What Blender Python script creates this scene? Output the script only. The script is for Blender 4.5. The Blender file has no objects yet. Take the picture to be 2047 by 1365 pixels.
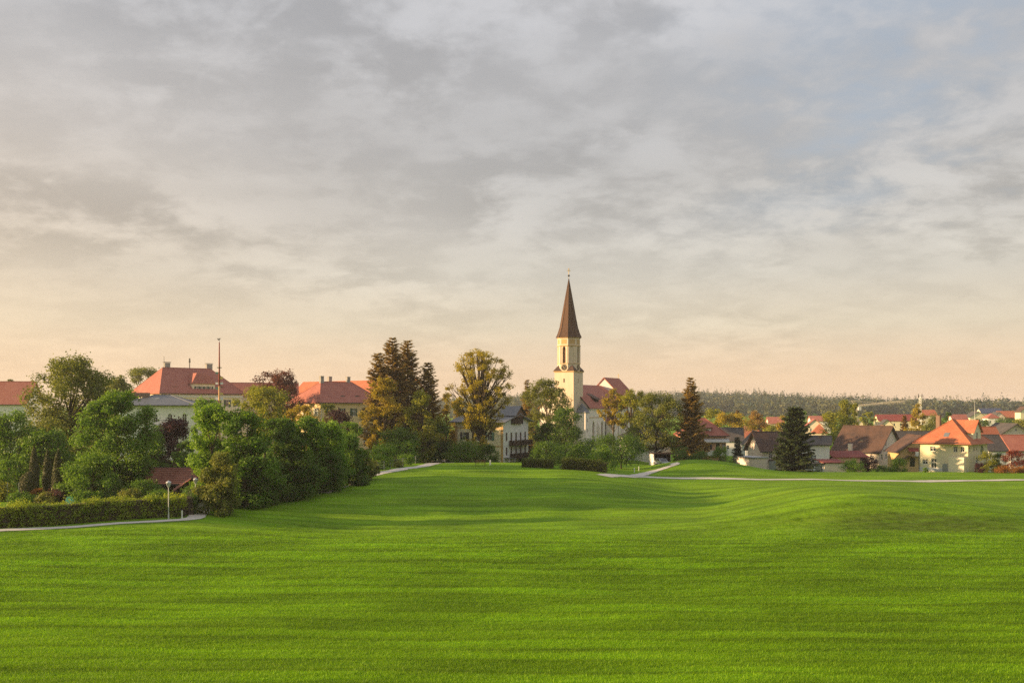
import bpy, math, random
import numpy as np
from mathutils import Vector, Matrix
from mathutils.geometry import tessellate_polygon

# ------------------------------------------------------------------ camera, sky, sun
SC = bpy.context.scene
COL = SC.collection
R = math.radians
F, CX, HOR, HC = 1990.0, 1023.5, 815.0, 11.3
cam_d = bpy.data.cameras.new('camera'); cam = bpy.data.objects.new('camera', cam_d); COL.objects.link(cam)
cam.location = (0, 0, HC); cam.rotation_euler = (R(90), 0, 0)
cam_d.sensor_width = 36; cam_d.lens = 35; cam_d.shift_y = (HOR - 682.5) / 2047
cam_d.clip_start = .5; cam_d.clip_end = 20000
SC.camera = cam
SUN_AZ, SUN_EL = 84.0, 11.0          # degrees left of "towards the camera", and height
sv = Vector((-math.sin(R(SUN_AZ)) * math.cos(R(SUN_EL)), -math.cos(R(SUN_AZ)) * math.cos(R(SUN_EL)), math.sin(R(SUN_EL))))
sl = bpy.data.lights.new('sun', 'SUN'); so = bpy.data.objects.new('sun', sl); COL.objects.link(so)
sl.energy = 5.0; sl.angle = R(.6); sl.color = (1.0, .68, .36)
so.rotation_euler = sv.to_track_quat('Z', 'Y').to_euler(); so.location = (-200, -50, 120)

W = bpy.data.worlds.new('World'); SC.world = W; W.use_nodes = True
GAPLOC = (1.3, .4, 0)
def world():
    nt = W.node_tree; N = nt.nodes; L = nt.links
    N.clear()
    out = N.new('ShaderNodeOutputWorld'); bg = N.new('ShaderNodeBackground'); bg.inputs[1].default_value = .1
    L.new(bg.outputs[0], out.inputs[0])
    def nd(t, **k):
        n = N.new(t)
        for a, v in k.items(): setattr(n, a, v)
        return n
    def setin(n, i, v):
        if hasattr(v, 'is_linked'): L.new(v, n.inputs[i])
        else: n.inputs[i].default_value = v
    def math_(op, a, b=0.0, c=0.0, clamp=False):
        n = nd('ShaderNodeMath', operation=op, use_clamp=clamp); setin(n, 0, a); setin(n, 1, b); setin(n, 2, c); return n.outputs[0]
    def mapr(v, a, b, c=0., d=1.):
        n = nd('ShaderNodeMapRange', interpolation_type='SMOOTHSTEP'); setin(n, 0, v)
        for i, q in enumerate((a, b, c, d)): setin(n, i + 1, q)
        return n.outputs[0]
    def mix(f, a, b, bt='MIX'):
        n = nd('ShaderNodeMix', data_type='RGBA', blend_type=bt); setin(n, 0, f); setin(n, 6, a); setin(n, 7, b); return n.outputs[2]
    def noise(v, s, det, ro, dist=0.):
        n = nd('ShaderNodeTexNoise', noise_dimensions='3D'); L.new(v, n.inputs['Vector'])
        n.inputs['Scale'].default_value = s; n.inputs['Detail'].default_value = det
        n.inputs['Roughness'].default_value = ro; n.inputs['Distortion'].default_value = dist
        return n.outputs['Fac']
    tc = nd('ShaderNodeTexCoord'); sp = nd('ShaderNodeSeparateXYZ'); L.new(tc.outputs['Generated'], sp.inputs[0])
    x, y, z = sp.outputs
    zc = math_('ADD', math_('MAXIMUM', z, 0.), .26)
    cb = nd('ShaderNodeCombineXYZ')
    L.new(math_('DIVIDE', x, zc), cb.inputs[0]); L.new(math_('DIVIDE', y, zc), cb.inputs[1])
    cb.inputs[2].default_value = 3.3
    P = cb.outputs[0]
    def mapped(scale, rot, loc):
        m = nd('ShaderNodeMapping'); L.new(P, m.inputs[0]); m.inputs['Scale'].default_value = scale; m.inputs['Rotation'].default_value = (0, 0, R(rot)); m.inputs['Location'].default_value = loc
        return m.outputs[0]
    big = noise(mapped((.62, .8, 1), 25, GAPLOC), 1.5, 6, .52, .5)
    soft = noise(mapped((.8, 1.1, 1), -18, (5.2, 1.7, 0)), 1.7, 5, .5, .6)
    small = noise(mapped((1, 1, 1), 10, (0, 0, 0)), 11., 6, .58, .2)
    puff = noise(mapped((1, 1.15, 1), -12, (2.2, 0, 0)), 4.4, 7, .56, .3)
    where = mapr(noise(mapped((1, 1, 1), 0, (9.1, 4.4, 0)), 1.5, 2, .5, .0), .42, .62, .4, 1.)
    # height colours of the evening sky: warm near the horizon, grey cloud deck above
    ramp = nd('ShaderNodeValToRGB'); L.new(z, ramp.inputs[0]); e = ramp.color_ramp.elements
    stops = [(0.0, (.52, .35, .215)), (.03, (.485, .35, .226)), (.08, (.395, .343, .258)), (.13, (.335, .315, .272)), (.18, (.295, .285, .266)), (.25, (.268, .266, .265)), (.36, (.262, .264, .274)), (1., (.28, .282, .298))]
    e[0].position = stops[0][0]; e[0].color = (*stops[0][1], 1); e[1].position = 1.; e[1].color = (*stops[-1][1], 1)
    for p, c in stops[1:-1]:
        q = e.new(p); q.color = (*c, 1)
    base = ramp.outputs[0]
    # sunward side is warmer and brighter
    sunw = math_('ADD', math_('MULTIPLY', x, sv.x), math_('MULTIPLY', y, sv.y))
    glow = math_('MULTIPLY', mapr(sunw, -.2, .9), mapr(z, .42, .08))
    base = mix(math_('MULTIPLY', glow, .5), base, (.56, .39, .225, 1))
    # the blue of the clear sky between clouds
    sky = nd('ShaderNodeTexSky', sky_type='NISHITA', sun_disc=False)
    sky.sun_elevation = R(SUN_EL); sky.sun_rotation = math.atan2(sv.x, sv.y)
    skyc = mix(1., sky.outputs[0], (.05, .05, .05, 1), 'MULTIPLY')
    skyc = mix(.6, skyc, (.26, .325, .41, 1))
    gap = mapr(math_('ADD', math_('ADD', math_('MULTIPLY', big, .55), math_('MULTIPLY', puff, .27)), math_('MULTIPLY', small, .18)), .475, .60)
    gap = math_('MULTIPLY', gap, mapr(z, .12, .24))
    gap = math_('MULTIPLY', gap, mapr(sunw, -.17, -.44, .03, 1.))
    # deck shading: thin places brighter, thick places greyer
    pf = math_('ADD', math_('MULTIPLY', puff, .6), math_('MULTIPLY', small, .4))
    f1 = mapr(pf, .40, .60, .21, -.15)
    f1 = math_('MULTIPLY', f1, where)
    f2 = mapr(soft, .34, .66, -.055, .055)
    amt = mapr(z, .0, .2, .22, 1.)
    f = math_('ADD', math_('MULTIPLY', math_('ADD', f1, f2), amt), 1.)
    deck = mix(1., base, f, 'MULTIPLY')
    col = mix(math_('MULTIPLY', gap, .58), deck, skyc)
    fin = mix(1., col, (10, 10, 10, 1), 'MULTIPLY')
    L.new(fin, bg.inputs[0])
world()
vs = SC.view_settings
vs.view_transform = 'Standard'; vs.look = 'None'; vs.gamma = 1; vs.use_curve_mapping = False; vs.exposure = .92
SC.cycles.max_bounces = 6; SC.cycles.diffuse_bounces = 3; SC.cycles.transmission_bounces = 4; SC.cycles.volume_bounces = 0
SC.cycles.transparent_max_bounces = 4
SC.cycles.use_denoising = False; SC.cycles.use_adaptive_sampling = False; SC.cycles.sample_clamp_indirect = 3.

# ------------------------------------------------------------------ helpers
def sm(a, b, t):
    t = np.clip((np.asarray(t, float) - a) / (b - a), 0, 1); return t * t * (3 - 2 * t)
def H(x, y):
    x = np.asarray(x, float); y = np.asarray(y, float)
    z = 9.5 * np.clip(1 - y / 90, 0, 2) ** 3
    A = 1.7 * (1 - sm(6, 25, x)) * sm(-75, -28, x) + .25
    z = z - 1.5 * np.exp(-((y - 106) / 15.) ** 2) * sm(-38, -15, x) * (1 - .35 * sm(20, 35, x))
    z = z + A * (sm(112, 158, y) - .95 * sm(166, 198, y)) * (1 - sm(300, 380, y))
    gf = np.where(y < 108, np.exp(-((y - 108) / 8.5) ** 2), np.exp(-((y - 108) / 24.) ** 2))
    z = z + 2.7 * gf * np.where(x < 38, np.exp(-((x - 38) / 15.) ** 2), np.exp(-((x - 38) / 19.) ** 2))
    gx = np.where(x < 33, np.exp(-((x - 33) / 6.5) ** 2), np.exp(-((x - 33) / 14.) ** 2))
    z = z + 1.75 * gx * np.exp(-((y - 181) / 11.) ** 2)
    right = sm(22, 42, x)
    z = z - 2.3 * right * sm(186, 212, y)
    z = z + 3.2 * right * sm(290, 640, y)
    z = z + .10 * np.sin(x * .21 + y * .05) * np.sin(y * .12) * sm(30, 60, y) * (1 - sm(170, 190, y)) + .05 * np.sin(x * .5 + 1) * np.sin(y * .33 + x * .1) * (1 - sm(150, 180, y))
    z = z - 1.1 * np.exp(-((x - 25) / 8.) ** 2 - ((y - 130) / 17.) ** 2) - .85 * sm(36, 50, x) * sm(158, 178, y) * (1 - sm(300, 400, y))
    hill = sm(880, 1560, y) * (13 - 10 * sm(250, 800, x) + 3 * np.sin(x / 130.) + 2.2 * np.sin(x / 47. + 1) + 1.3 * np.sin(x / 21. + y / 60.) - 4 * sm(200, -200, x))
    return z + hill
def Hs(x, y): return float(H(x, y))
def PX(px, d): return (px - CX) / F * d
def ZP(py, d): return HC - (py - HOR) / F * d
def gp(px, py):
    d = np.linspace(25, 900, 7001); x = (px - CX) / F * d; z = HC - (py - HOR) / F * d
    k = np.argmax(z <= H(x, d)); return (float(x[k]), float(d[k]))

MATS = {}
def mat(name): return MATS[name]
def _nodes(name):
    m = bpy.data.materials.new(name); m.use_nodes = True; nt = m.node_tree
    b = nt.nodes['Principled BSDF']; MATS[name] = m
    return m, nt, b
def simple(name, c, rough=.8, var=.12, scale=1.5, metal=0., spec=.3, bump=0., c2=None, coords='Object', stretch=None):
    m, nt, b = _nodes(name); N, L = nt.nodes, nt.links
    tc = N.new('ShaderNodeTexCoord'); n = N.new('ShaderNodeTexNoise'); n.inputs['Scale'].default_value = scale; n.inputs['Detail'].default_value = 6; n.inputs['Roughness'].default_value = .65
    src = tc.outputs[coords]
    if stretch:
        mp = N.new('ShaderNodeMapping'); mp.inputs['Scale'].default_value = stretch; L.new(src, mp.inputs[0]); src = mp.outputs[0]
    L.new(src, n.inputs['Vector'])
    mr = N.new('ShaderNodeMapRange'); mr.inputs[1].default_value = .3; mr.inputs[2].default_value = .7; L.new(n.outputs['Fac'], mr.inputs[0])
    mx = N.new('ShaderNodeMix'); mx.data_type = 'RGBA'; L.new(mr.outputs[0], mx.inputs[0])
    lo = tuple(max(0, v * (1 - var)) for v in c) if c2 is None else c
    hi = tuple(min(1, v * (1 + var)) for v in c) if c2 is None else c2
    mx.inputs[6].default_value = (*lo, 1); mx.inputs[7].default_value = (*hi, 1)
    L.new(mx.outputs[2], b.inputs['Base Color'])
    b.inputs['Roughness'].default_value = rough; b.inputs['Metallic'].default_value = metal; b.inputs['Specular IOR Level'].default_value = spec
    if bump:
        bp = N.new('ShaderNodeBump'); bp.inputs['Strength'].default_value = bump; bp.inputs['Distance'].default_value = .05; L.new(n.outputs['Fac'], bp.inputs['Height']); L.new(bp.outputs[0], b.inputs['Normal'])
    return m
def roofmat(name, c, c2, rows=3.2, streak=.5):
    """tiled roof: weathered patches, course lines by height, some lichen"""
    m, nt, b = _nodes(name); N, L = nt.nodes, nt.links
    tc = N.new('ShaderNodeTexCoord')
    n1 = N.new('ShaderNodeTexNoise'); n1.inputs['Scale'].default_value = .45; n1.inputs['Detail'].default_value = 8; n1.inputs['Roughness'].default_value = .7
    mp = N.new('ShaderNodeMapping'); mp.inputs['Scale'].default_value = (1, 1, streak); L.new(tc.outputs['Object'], mp.inputs[0]); L.new(mp.outputs[0], n1.inputs['Vector'])
    n2 = N.new('ShaderNodeTexNoise'); n2.inputs['Scale'].default_value = 5; n2.inputs['Detail'].default_value = 3; L.new(tc.outputs['Object'], n2.inputs['Vector'])
    mr = N.new('ShaderNodeMapRange'); mr.inputs[1].default_value = .33; mr.inputs[2].default_value = .68; L.new(n1.outputs['Fac'], mr.inputs[0])
    mx = N.new('ShaderNodeMix'); mx.data_type = 'RGBA'; L.new(mr.outputs[0], mx.inputs[0]); mx.inputs[6].default_value = (*c, 1); mx.inputs[7].default_value = (*c2, 1)
    m2 = N.new('ShaderNodeMix'); m2.data_type = 'RGBA'; m2.blend_type = 'MULTIPLY'; m2.inputs[0].default_value = .5; L.new(mx.outputs[2], m2.inputs[6])
    r2 = N.new('ShaderNodeMapRange'); r2.inputs[1].default_value = .3; r2.inputs[2].default_value = .7; r2.inputs[3].default_value = .55; r2.inputs[4].default_value = 1.3; L.new(n2.outputs['Fac'], r2.inputs[0]); L.new(r2.outputs[0], m2.inputs[7])
    L.new(m2.outputs[2], b.inputs['Base Color'])
    sp = N.new('ShaderNodeSeparateXYZ'); L.new(tc.outputs['Object'], sp.inputs[0])
    ml = N.new('ShaderNodeMath'); ml.operation = 'MULTIPLY'; ml.inputs[1].default_value = rows; L.new(sp.outputs[2], ml.inputs[0])
    fr = N.new('ShaderNodeMath'); fr.operation = 'FRACT'; L.new(ml.outputs[0], fr.inputs[0])
    bp = N.new('ShaderNodeBump'); bp.inputs['Strength'].default_value = .6; bp.inputs['Distance'].default_value = .06; L.new(fr.outputs[0], bp.inputs['Height']); L.new(bp.outputs[0], b.inputs['Normal'])
    b.inputs['Roughness'].default_value = .75; b.inputs['Specular IOR Level'].default_value = .25
    return m
def leafmat(name, c, c2, trans=.38, place=False):
    m, nt, b = _nodes(name); N, L = nt.nodes, nt.links
    at = N.new('ShaderNodeAttribute'); at.attribute_name = 'tint'
    mx = N.new('ShaderNodeMix'); mx.data_type = 'RGBA'; L.new(at.outputs['Fac'], mx.inputs[0]); mx.inputs[6].default_value = (*c, 1); mx.inputs[7].default_value = (*c2, 1)
    if place:
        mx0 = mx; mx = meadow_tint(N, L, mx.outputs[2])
    L.new(mx.outputs[2], b.inputs['Base Color']); b.inputs['Roughness'].default_value = .55; b.inputs['Specular IOR Level'].default_value = .25
    tr = N.new('ShaderNodeBsdfTranslucent')
    br = N.new('ShaderNodeMix'); br.data_type = 'RGBA'; br.blend_type = 'MULTIPLY'; br.inputs[0].default_value = 1; L.new(mx.outputs[2], br.inputs[6]); br.inputs[7].default_value = (1.5, 1.5, .9, 1)
    L.new(br.outputs[2], tr.inputs[0])
    ms = N.new('ShaderNodeMixShader'); ms.inputs[0].default_value = trans; L.new(b.outputs[0], ms.inputs[1]); L.new(tr.outputs[0], ms.inputs[2])
    L.new(ms.outputs[0], nt.nodes['Material Output'].inputs[0])
    return m

def meadow_tint(N, L, src):
    """uneven growth over the meadow: long mowing swathes, patches, and a drier mound bank with its shade painted in"""
    g = N.new('ShaderNodeNewGeometry')
    def nz(scale, s, det):
        mp = N.new('ShaderNodeMapping'); mp.inputs['Scale'].default_value = scale; L.new(g.outputs['Position'], mp.inputs[0])
        n = N.new('ShaderNodeTexNoise'); n.inputs['Scale'].default_value = s; n.inputs['Detail'].default_value = det; n.inputs['Roughness'].default_value = .6; n.inputs['Distortion'].default_value = .4; L.new(mp.outputs[0], n.inputs['Vector']); return n.outputs['Fac']
    def rng_(v, a, b, c, d):
        r = N.new('ShaderNodeMapRange'); r.interpolation_type = 'SMOOTHSTEP'; L.new(v, r.inputs[0])
        for i, q in enumerate((a, b, c, d)): r.inputs[i + 1].default_value = q
        return r.outputs[0]
    def mul(a, b):
        m = N.new('ShaderNodeMath'); m.operation = 'MULTIPLY'; L.new(a, m.inputs[0]); L.new(b, m.inputs[1]); return m.outputs[0]
    sp = N.new('ShaderNodeSeparateXYZ'); L.new(g.outputs['Position'], sp.inputs[0])
    wv = N.new('ShaderNodeTexWave'); wv.wave_type = 'BANDS'; wv.bands_direction = 'Y'; wv.inputs['Scale'].default_value = .105; wv.inputs['Distortion'].default_value = 5.; wv.inputs['Detail'].default_value = 3; wv.inputs['Detail Scale'].default_value = .35
    mw = N.new('ShaderNodeMapping'); mw.inputs['Scale'].default_value = (.22, 1, .6); mw.inputs['Rotation'].default_value = (0, 0, R(6)); L.new(g.outputs['Position'], mw.inputs[0]); L.new(mw.outputs[0], wv.inputs['Vector'])
    lines = rng_(wv.outputs['Fac'], .0, .28, .82, 1.)
    f = mul(rng_(nz((.06, .42, .1), 1., 5), .36, .64, .84, 1.12), rng_(nz((.10, .16, .1), 1., 4), .36, .64, .84, 1.12))
    m2 = N.new('ShaderNodeMix'); m2.data_type = 'RGBA'; m2.blend_type = 'MULTIPLY'; m2.inputs[0].default_value = 1; L.new(src, m2.inputs[6]); f = mul(f, lines); L.new(f, m2.inputs[7])
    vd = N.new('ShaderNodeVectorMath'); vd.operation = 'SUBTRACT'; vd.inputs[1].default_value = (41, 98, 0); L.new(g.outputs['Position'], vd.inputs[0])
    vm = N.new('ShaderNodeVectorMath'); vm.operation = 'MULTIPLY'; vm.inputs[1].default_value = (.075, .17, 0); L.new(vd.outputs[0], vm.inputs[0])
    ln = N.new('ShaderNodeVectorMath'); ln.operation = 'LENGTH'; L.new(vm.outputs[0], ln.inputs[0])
    dry_shade = mul(rng_(ln.outputs['Value'], 1.1, .35, 0., 1.), rng_(nz((.5, 1.2, .5), 1., 5), .35, .6, .4, .9))
    m3 = N.new('ShaderNodeMix'); m3.data_type = 'RGBA'; L.new(dry_shade, m3.inputs[0]); L.new(m2.outputs[2], m3.inputs[6]); m3.inputs[7].default_value = (.10, .145, .015, 1)  # dry grass plus the bank's shaded front, darkened in colour at a fixed spot
    return m3
# leaves
leafmat('leaf_green', (0.06, 0.135, 0.011), (0.19, 0.31, 0.024))
leafmat('leaf_deep', (0.045, 0.105, 0.011), (0.125, 0.21, 0.022))
leafmat('leaf_bright', (0.1, 0.21, 0.015), (0.25, 0.38, 0.032))
leafmat('leaf_olive', (0.11, 0.14, 0.025), (0.25, 0.26, 0.045))
leafmat('leaf_yellow', (0.15, 0.17, 0.015), (0.34, 0.34, 0.026))
leafmat('leaf_gold', (0.24, 0.185, 0.014), (0.46, 0.35, 0.03))
leafmat('leaf_larch', (0.195, 0.117, 0.023), (0.364, 0.221, 0.033))
leafmat('leaf_linden', (.23, .19, .015), (.50, .40, .03))
leafmat('hedge_dark', (.06, .09, .012), (.15, .18, .02))
leafmat('leaf_purple', (0.042, 0.018, 0.024), (0.105, 0.039, 0.045))
leafmat('leaf_copper', (0.070, 0.025, 0.020), (0.182, 0.063, 0.042))
leafmat('leaf_red', (0.130, 0.023, 0.016), (0.286, 0.058, 0.026))
leafmat('leaf_orange', (0.220, 0.088, 0.017), (0.440, 0.198, 0.033))
leafmat('needle_dark', (0.035, 0.06, 0.022), (0.09, 0.12, 0.035), .15)
leafmat('needle_brown', (0.21, 0.15, 0.045), (0.48, 0.33, 0.09), .32)
leafmat('needle_blue', (0.046, 0.070, 0.046), (0.093, 0.124, 0.070), .15)
leafmat('hedge_leaf', (0.13, 0.21, 0.015), (0.4, 0.44, 0.035))
leafmat('yew', (0.045, 0.055, 0.012), (0.1, 0.11, 0.02), .1)
leafmat('forest_leaf', (0.03, 0.068, 0.06), (0.17, 0.165, 0.055), .2)  # blue of haze and shade, gold of sunlit tips put into the colours
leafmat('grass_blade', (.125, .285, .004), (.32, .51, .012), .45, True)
simple('bark', (.075, .055, .04), .95, .35, 3, bump=.4)
simple('bark_pale', (.16, .13, .10), .95, .3, 3, bump=.3)
# walls and trims
simple('plaster_cream', (.84, .74, .56), .9, .05, .6)
simple('plaster_warm', (.72, .54, .30), .9, .06, .6)
simple('plaster_yellow', (.82, .73, .50), .9, .05, .6)
simple('plaster_white', (.84, .82, .78), .9, .05, .7)
simple('plaster_pink', (.78, .66, .58), .9, .05, .7)
simple('plaster_salmon', (.66, .40, .28), .9, .06, .7)
simple('plaster_grey', (.64, .65, .66), .9, .06, .7)
simple('plaster_ochre', (.62, .42, .20), .9, .06, .7)
simple('church_plaster', (.82, .74, .68), .9, .09, .9, stretch=(1, 1, .25))
simple('tower_plaster', (.72, .59, .45), .9, .10, .9, stretch=(1, 1, .2))
simple('trim_ochre', (.55, .36, .16), .85, .08, 1)
simple('trim_white', (.78, .77, .74), .7, .04, 2)
simple('frame_white', (.75, .75, .73), .5, .03, 4)
simple('dark_wood', (.055, .032, .022), .8, .3, 2, stretch=(1, 1, 6))
simple('wood_brown', (.16, .085, .045), .8, .3, 2)
simple('shutter_green', (.05, .09, .06), .7, .15, 3)
simple('shutter_teal', (.10, .22, .19), .7, .15, 3)
simple('shutter_dark', (.05, .052, .055), .7, .15, 3)
simple('metal_grey', (.30, .32, .35), .45, .12, .8, metal=.6)
simple('metal_dark', (.05, .05, .05), .5, .1, 2)
simple('metal_pale', (.55, .56, .56), .45, .06, 2, metal=.3)
simple('zinc', (.17, .18, .195), .5, .18, .7, metal=.3, stretch=(4, 1, 1))
simple('brick_chimney', (.24, .16, .12), .9, .2, 4)
simple('stone_grey', (.32, .31, .29), .9, .15, 2)
simple('gold', (.75, .55, .25), .3, .05, 2, metal=.9)
simple('clock_black', (.02, .02, .022), .5, .1, 3)
simple('gravel', (.60, .56, .50), .95, .16, 1.2, coords='Object', bump=.3)
simple('asphalt', (.16, .15, .14), .95, .15, 2)
simple('turquoise', (.10, .42, .42), .5, .08, 3)
simple('crane_yellow', (.34, .32, .28), .6, .1, 1)
simple('maypole_wood', (.55, .33, .14), .6, .25, .6)
simple('maypole_red', (.30, .06, .03), .6, .2, 1)
simple('car_silver', (.55, .57, .6), .25, .03, 2, metal=.4, spec=.6)
simple('car_black', (.015, .016, .02), .2, .05, 2, spec=.6)
simple('rubber', (.02, .02, .02), .9, .1, 4)
simple('solar', (.03, .04, .09), .15, .15, 4, spec=.8)
simple('soil', (.06, .045, .03), .95, .3, 1)
simple('awning_white', (.7, .7, .68), .8, .04, 2)
m, nt, b = _nodes('glass'); b.inputs['Base Color'].default_value = (.03, .035, .04, 1); b.inputs['Roughness'].default_value = .08; b.inputs['Specular IOR Level'].default_value = .9
m, nt, b = _nodes('glass_sky'); b.inputs['Base Color'].default_value = (.16, .17, .18, 1); b.inputs['Roughness'].default_value = .1; b.inputs['Specular IOR Level'].default_value = .9
m, nt, b = _nodes('lamp_glass'); b.inputs['Base Color'].default_value = (.45, .44, .42, 1); b.inputs['Roughness'].default_value = .3
roofmat('roof_red', (.34, .115, .085), (.44, .165, .12))
roofmat('roof_orange', (.44, .135, .07), (.54, .20, .105))
roofmat('roof_rose', (.40, .14, .10), (.48, .19, .13))
roofmat('roof_brown', (.075, .05, .042), (.145, .08, .055))
roofmat('roof_dark', (.07, .065, .065), (.12, .105, .095))
roofmat('roof_maroon', (.22, .045, .04), (.32, .08, .06))
roofmat('roof_shed', (.20, .075, .05), (.34, .14, .10))
roofmat('spire', (.07, .04, .028), (.15, .08, .048), rows=2.2, streak=.12)

def meshobj(name, v, f, m, parent=None, smooth=False):
    me = bpy.data.meshes.new(name); me.from_pydata([tuple(p) for p in v], [], [tuple(q) for q in f]); me.update()
    if m: me.materials.append(mat(m))
    if smooth: me.polygons.foreach_set('use_smooth', [True] * len(me.polygons))
    return linkobj(name, me, parent)
def linkobj(name, me, parent=None):
    o = bpy.data.objects.new(name, me); COL.objects.link(o)
    if parent: o.parent = parent
    return o
def tag(o, label, cat=None, group=None, kind=None):
    if label: o['label'] = label
    if cat: o['category'] = cat
    if group: o['group'] = group
    if kind: o['kind'] = kind
    return o
def thing(name, label, cat, loc, rz=0, group=None):
    o = bpy.data.objects.new(name, None); COL.objects.link(o); o.location = loc; o.rotation_euler = (0, 0, rz); o.empty_display_size = .5
    return tag(o, label, cat, group)
class MB:
    def __init__(s): s.v = []; s.f = []
    def add(s, vs, fs):
        k = len(s.v); s.v += [tuple(p) for p in vs]; s.f += [tuple(i + k for i in q) for q in fs]; return s
    def box(s, x0, x1, y0, y1, z0, z1):
        return s.add([(x0, y0, z0), (x1, y0, z0), (x1, y1, z0), (x0, y1, z0), (x0, y0, z1), (x1, y0, z1), (x1, y1, z1), (x0, y1, z1)],
                     [(0, 3, 2, 1), (4, 5, 6, 7), (0, 1, 5, 4), (1, 2, 6, 5), (2, 3, 7, 6), (3, 0, 4, 7)])
    def tube(s, pts, rad, n=6, cap=True):
        pts = [Vector(p) for p in pts]; k = len(s.v); fs = []; vs = []
        for i, p in enumerate(pts):
            t = (pts[min(i + 1, len(pts) - 1)] - pts[max(i - 1, 0)]).normalized()
            a = t.orthogonal().normalized() if abs(t.z) < .99 else Vector((1, 0, 0)); a = (a - t * a.dot(t)).normalized(); c = t.cross(a)
            r = rad[i] if hasattr(rad, '__len__') else rad
            for j in range(n):
                an = 2 * math.pi * j / n; vs.append(p + a * math.cos(an) * r + c * math.sin(an) * r)
        for i in range(len(pts) - 1):
            for j in range(n):
                fs.append((i * n + j, i * n + (j + 1) % n, (i + 1) * n + (j + 1) % n, (i + 1) * n + j))
        if cap: fs.append(tuple(range(n))[::-1]); fs.append(tuple((len(pts) - 1) * n + j for j in range(n)))
        return s.add(vs, fs)
    def lathe(s, prof, n=12, c=(0, 0), phase=0.):
        vs = []; fs = []
        for r, z in prof:
            for j in range(n):
                a = 2 * math.pi * j / n + phase; vs.append((c[0] + r * math.cos(a), c[1] + r * math.sin(a), z))
        for i in range(len(prof) - 1):
            for j in range(n): fs.append((i * n + j, i * n + (j + 1) % n, (i + 1) * n + (j + 1) % n, (i + 1) * n + j))
        fs.append(tuple(range(n))[::-1]); fs.append(tuple((len(prof) - 1) * n + j for j in range(n)))
        return s.add(vs, fs)
    def extrude(s, poly, a, b):
        """poly: list of 3D points, extruded from +a to +b vectors"""
        n = len(poly); A = [Vector(p) + Vector(a) for p in poly]; B = [Vector(p) + Vector(b) for p in poly]
        return s.add(A + B, [tuple(range(n))[::-1], tuple(range(n, 2 * n))] + [(i, (i + 1) % n, n + (i + 1) % n, n + i) for i in range(n)])
    def build(s, name, m, parent=None, smooth=False): return meshobj(name, s.v, s.f, m, parent, smooth)

# ------------------------------------------------------------------ foliage builders (numpy)
def quads_mesh(name, C, T, B, tint, m):
    n = len(C); V = np.empty((n, 4, 3), np.float32)
    V[:, 0] = C + T; V[:, 1] = C + B; V[:, 2] = C - T; V[:, 3] = C - B
    me = bpy.data.meshes.new(name); me.vertices.add(4 * n); me.vertices.foreach_set('co', V.ravel())
    me.loops.add(4 * n); me.loops.foreach_set('vertex_index', np.arange(4 * n, dtype=np.int32))
    me.polygons.add(n); me.polygons.foreach_set('loop_start', np.arange(0, 4 * n, 4, dtype=np.int32)); me.polygons.foreach_set('loop_total', np.full(n, 4, np.int32))
    a = me.attributes.new('tint', 'FLOAT', 'POINT'); a.data.foreach_set('value', np.repeat(tint.astype(np.float32), 4))
    me.update(calc_edges=True); me.materials.append(mat(m)); return me
def unit(v): return v / np.maximum(np.linalg.norm(v, axis=-1, keepdims=True), 1e-9)
def leaf_quads(rng, C, N, size, asp=.6):
    n = len(C); N = unit(N + rng.normal(0, .55, (n, 3))); T = unit(np.cross(N, rng.normal(0, 1, (n, 3)))); B = np.cross(N, T)
    s = size * rng.uniform(.6, 1.35, (n, 1)); return C, T * s * .5, B * s * .5 * asp
def leaf_cloud(rng, cen, rad, per, size, flat=.8, fill=.45, asp=.6):
    """leaves spread through each clump"""
    k = len(cen); idx = np.repeat(np.arange(k), per); n = len(idx)
    d = unit(rng.normal(0, 1, (n, 3))); u = rng.uniform(0, 1, (n, 1)) ** fill
    an = rng.uniform(.65, 1.35, (k, 3)); off = np.where(rng.uniform(0, 1, (n, 1)) < .6, d * u, rng.normal(0, .42, (n, 3))) * rad[idx][:, None] * an[idx]; off[:, 2] *= flat
    C = cen[idx] + off; Nn = d * .8 + np.array([0, 0, .55])
    ct = rng.uniform(0, 1, k); tint = np.clip(.55 * ct[idx] + .45 * rng.uniform(0, 1, n), 0, 1)
    return (*leaf_quads(rng, C, Nn, size, asp), tint)
PROF = {
    'round': lambda t: np.sqrt(np.clip(1 - (2 * t - 1) ** 2, 0, 1)),
    'ovate': lambda t: np.clip(1.45 * np.sqrt(np.clip(t, 0, 1)) ** .5 * np.sqrt(np.clip(1 - t, 0, 1)) * 1.1, 0, 1),
    'mound': lambda t: np.sqrt(np.clip(1 - t ** 2.2, 0, 1)) * (.86 + .14 * np.clip(t * 4, 0, 1)),
    'column': lambda t: np.clip(np.minimum(1, 3.2 * t + .5) * np.sqrt(np.clip(1 - t ** 2, 0, 1)), 0, 1),
    'spread': lambda t: np.sqrt(np.clip(1 - (1.6 * t - .75) ** 2, 0, 1)) * np.clip(.45 + 1.4 * t, 0, 1),
}
def clumps(rng, z0, z1, rx, n, prof, cr, edge=.42):
    t = rng.uniform(.04, .97, n); a = rng.uniform(0, 2 * math.pi, n); lob = 1 + .16 * np.sin(3 * a + rng.uniform(0, 6)) + .10 * np.sin(5 * a + 9 * t + rng.uniform(0, 6))
    r = PROF[prof](t) * rx * lob * rng.uniform(0, 1, n) ** edge
    C = np.stack([np.cos(a) * r, np.sin(a) * r, z0 + t * (z1 - z0)], 1); rr = cr * rng.uniform(.6, 1.3, n)
    C[:, 2] = np.minimum(C[:, 2], z1 - rr * .6); C[:, 2] = np.maximum(C[:, 2], z0 + rr * .35)
    return C, rr
CR = {}
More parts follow.
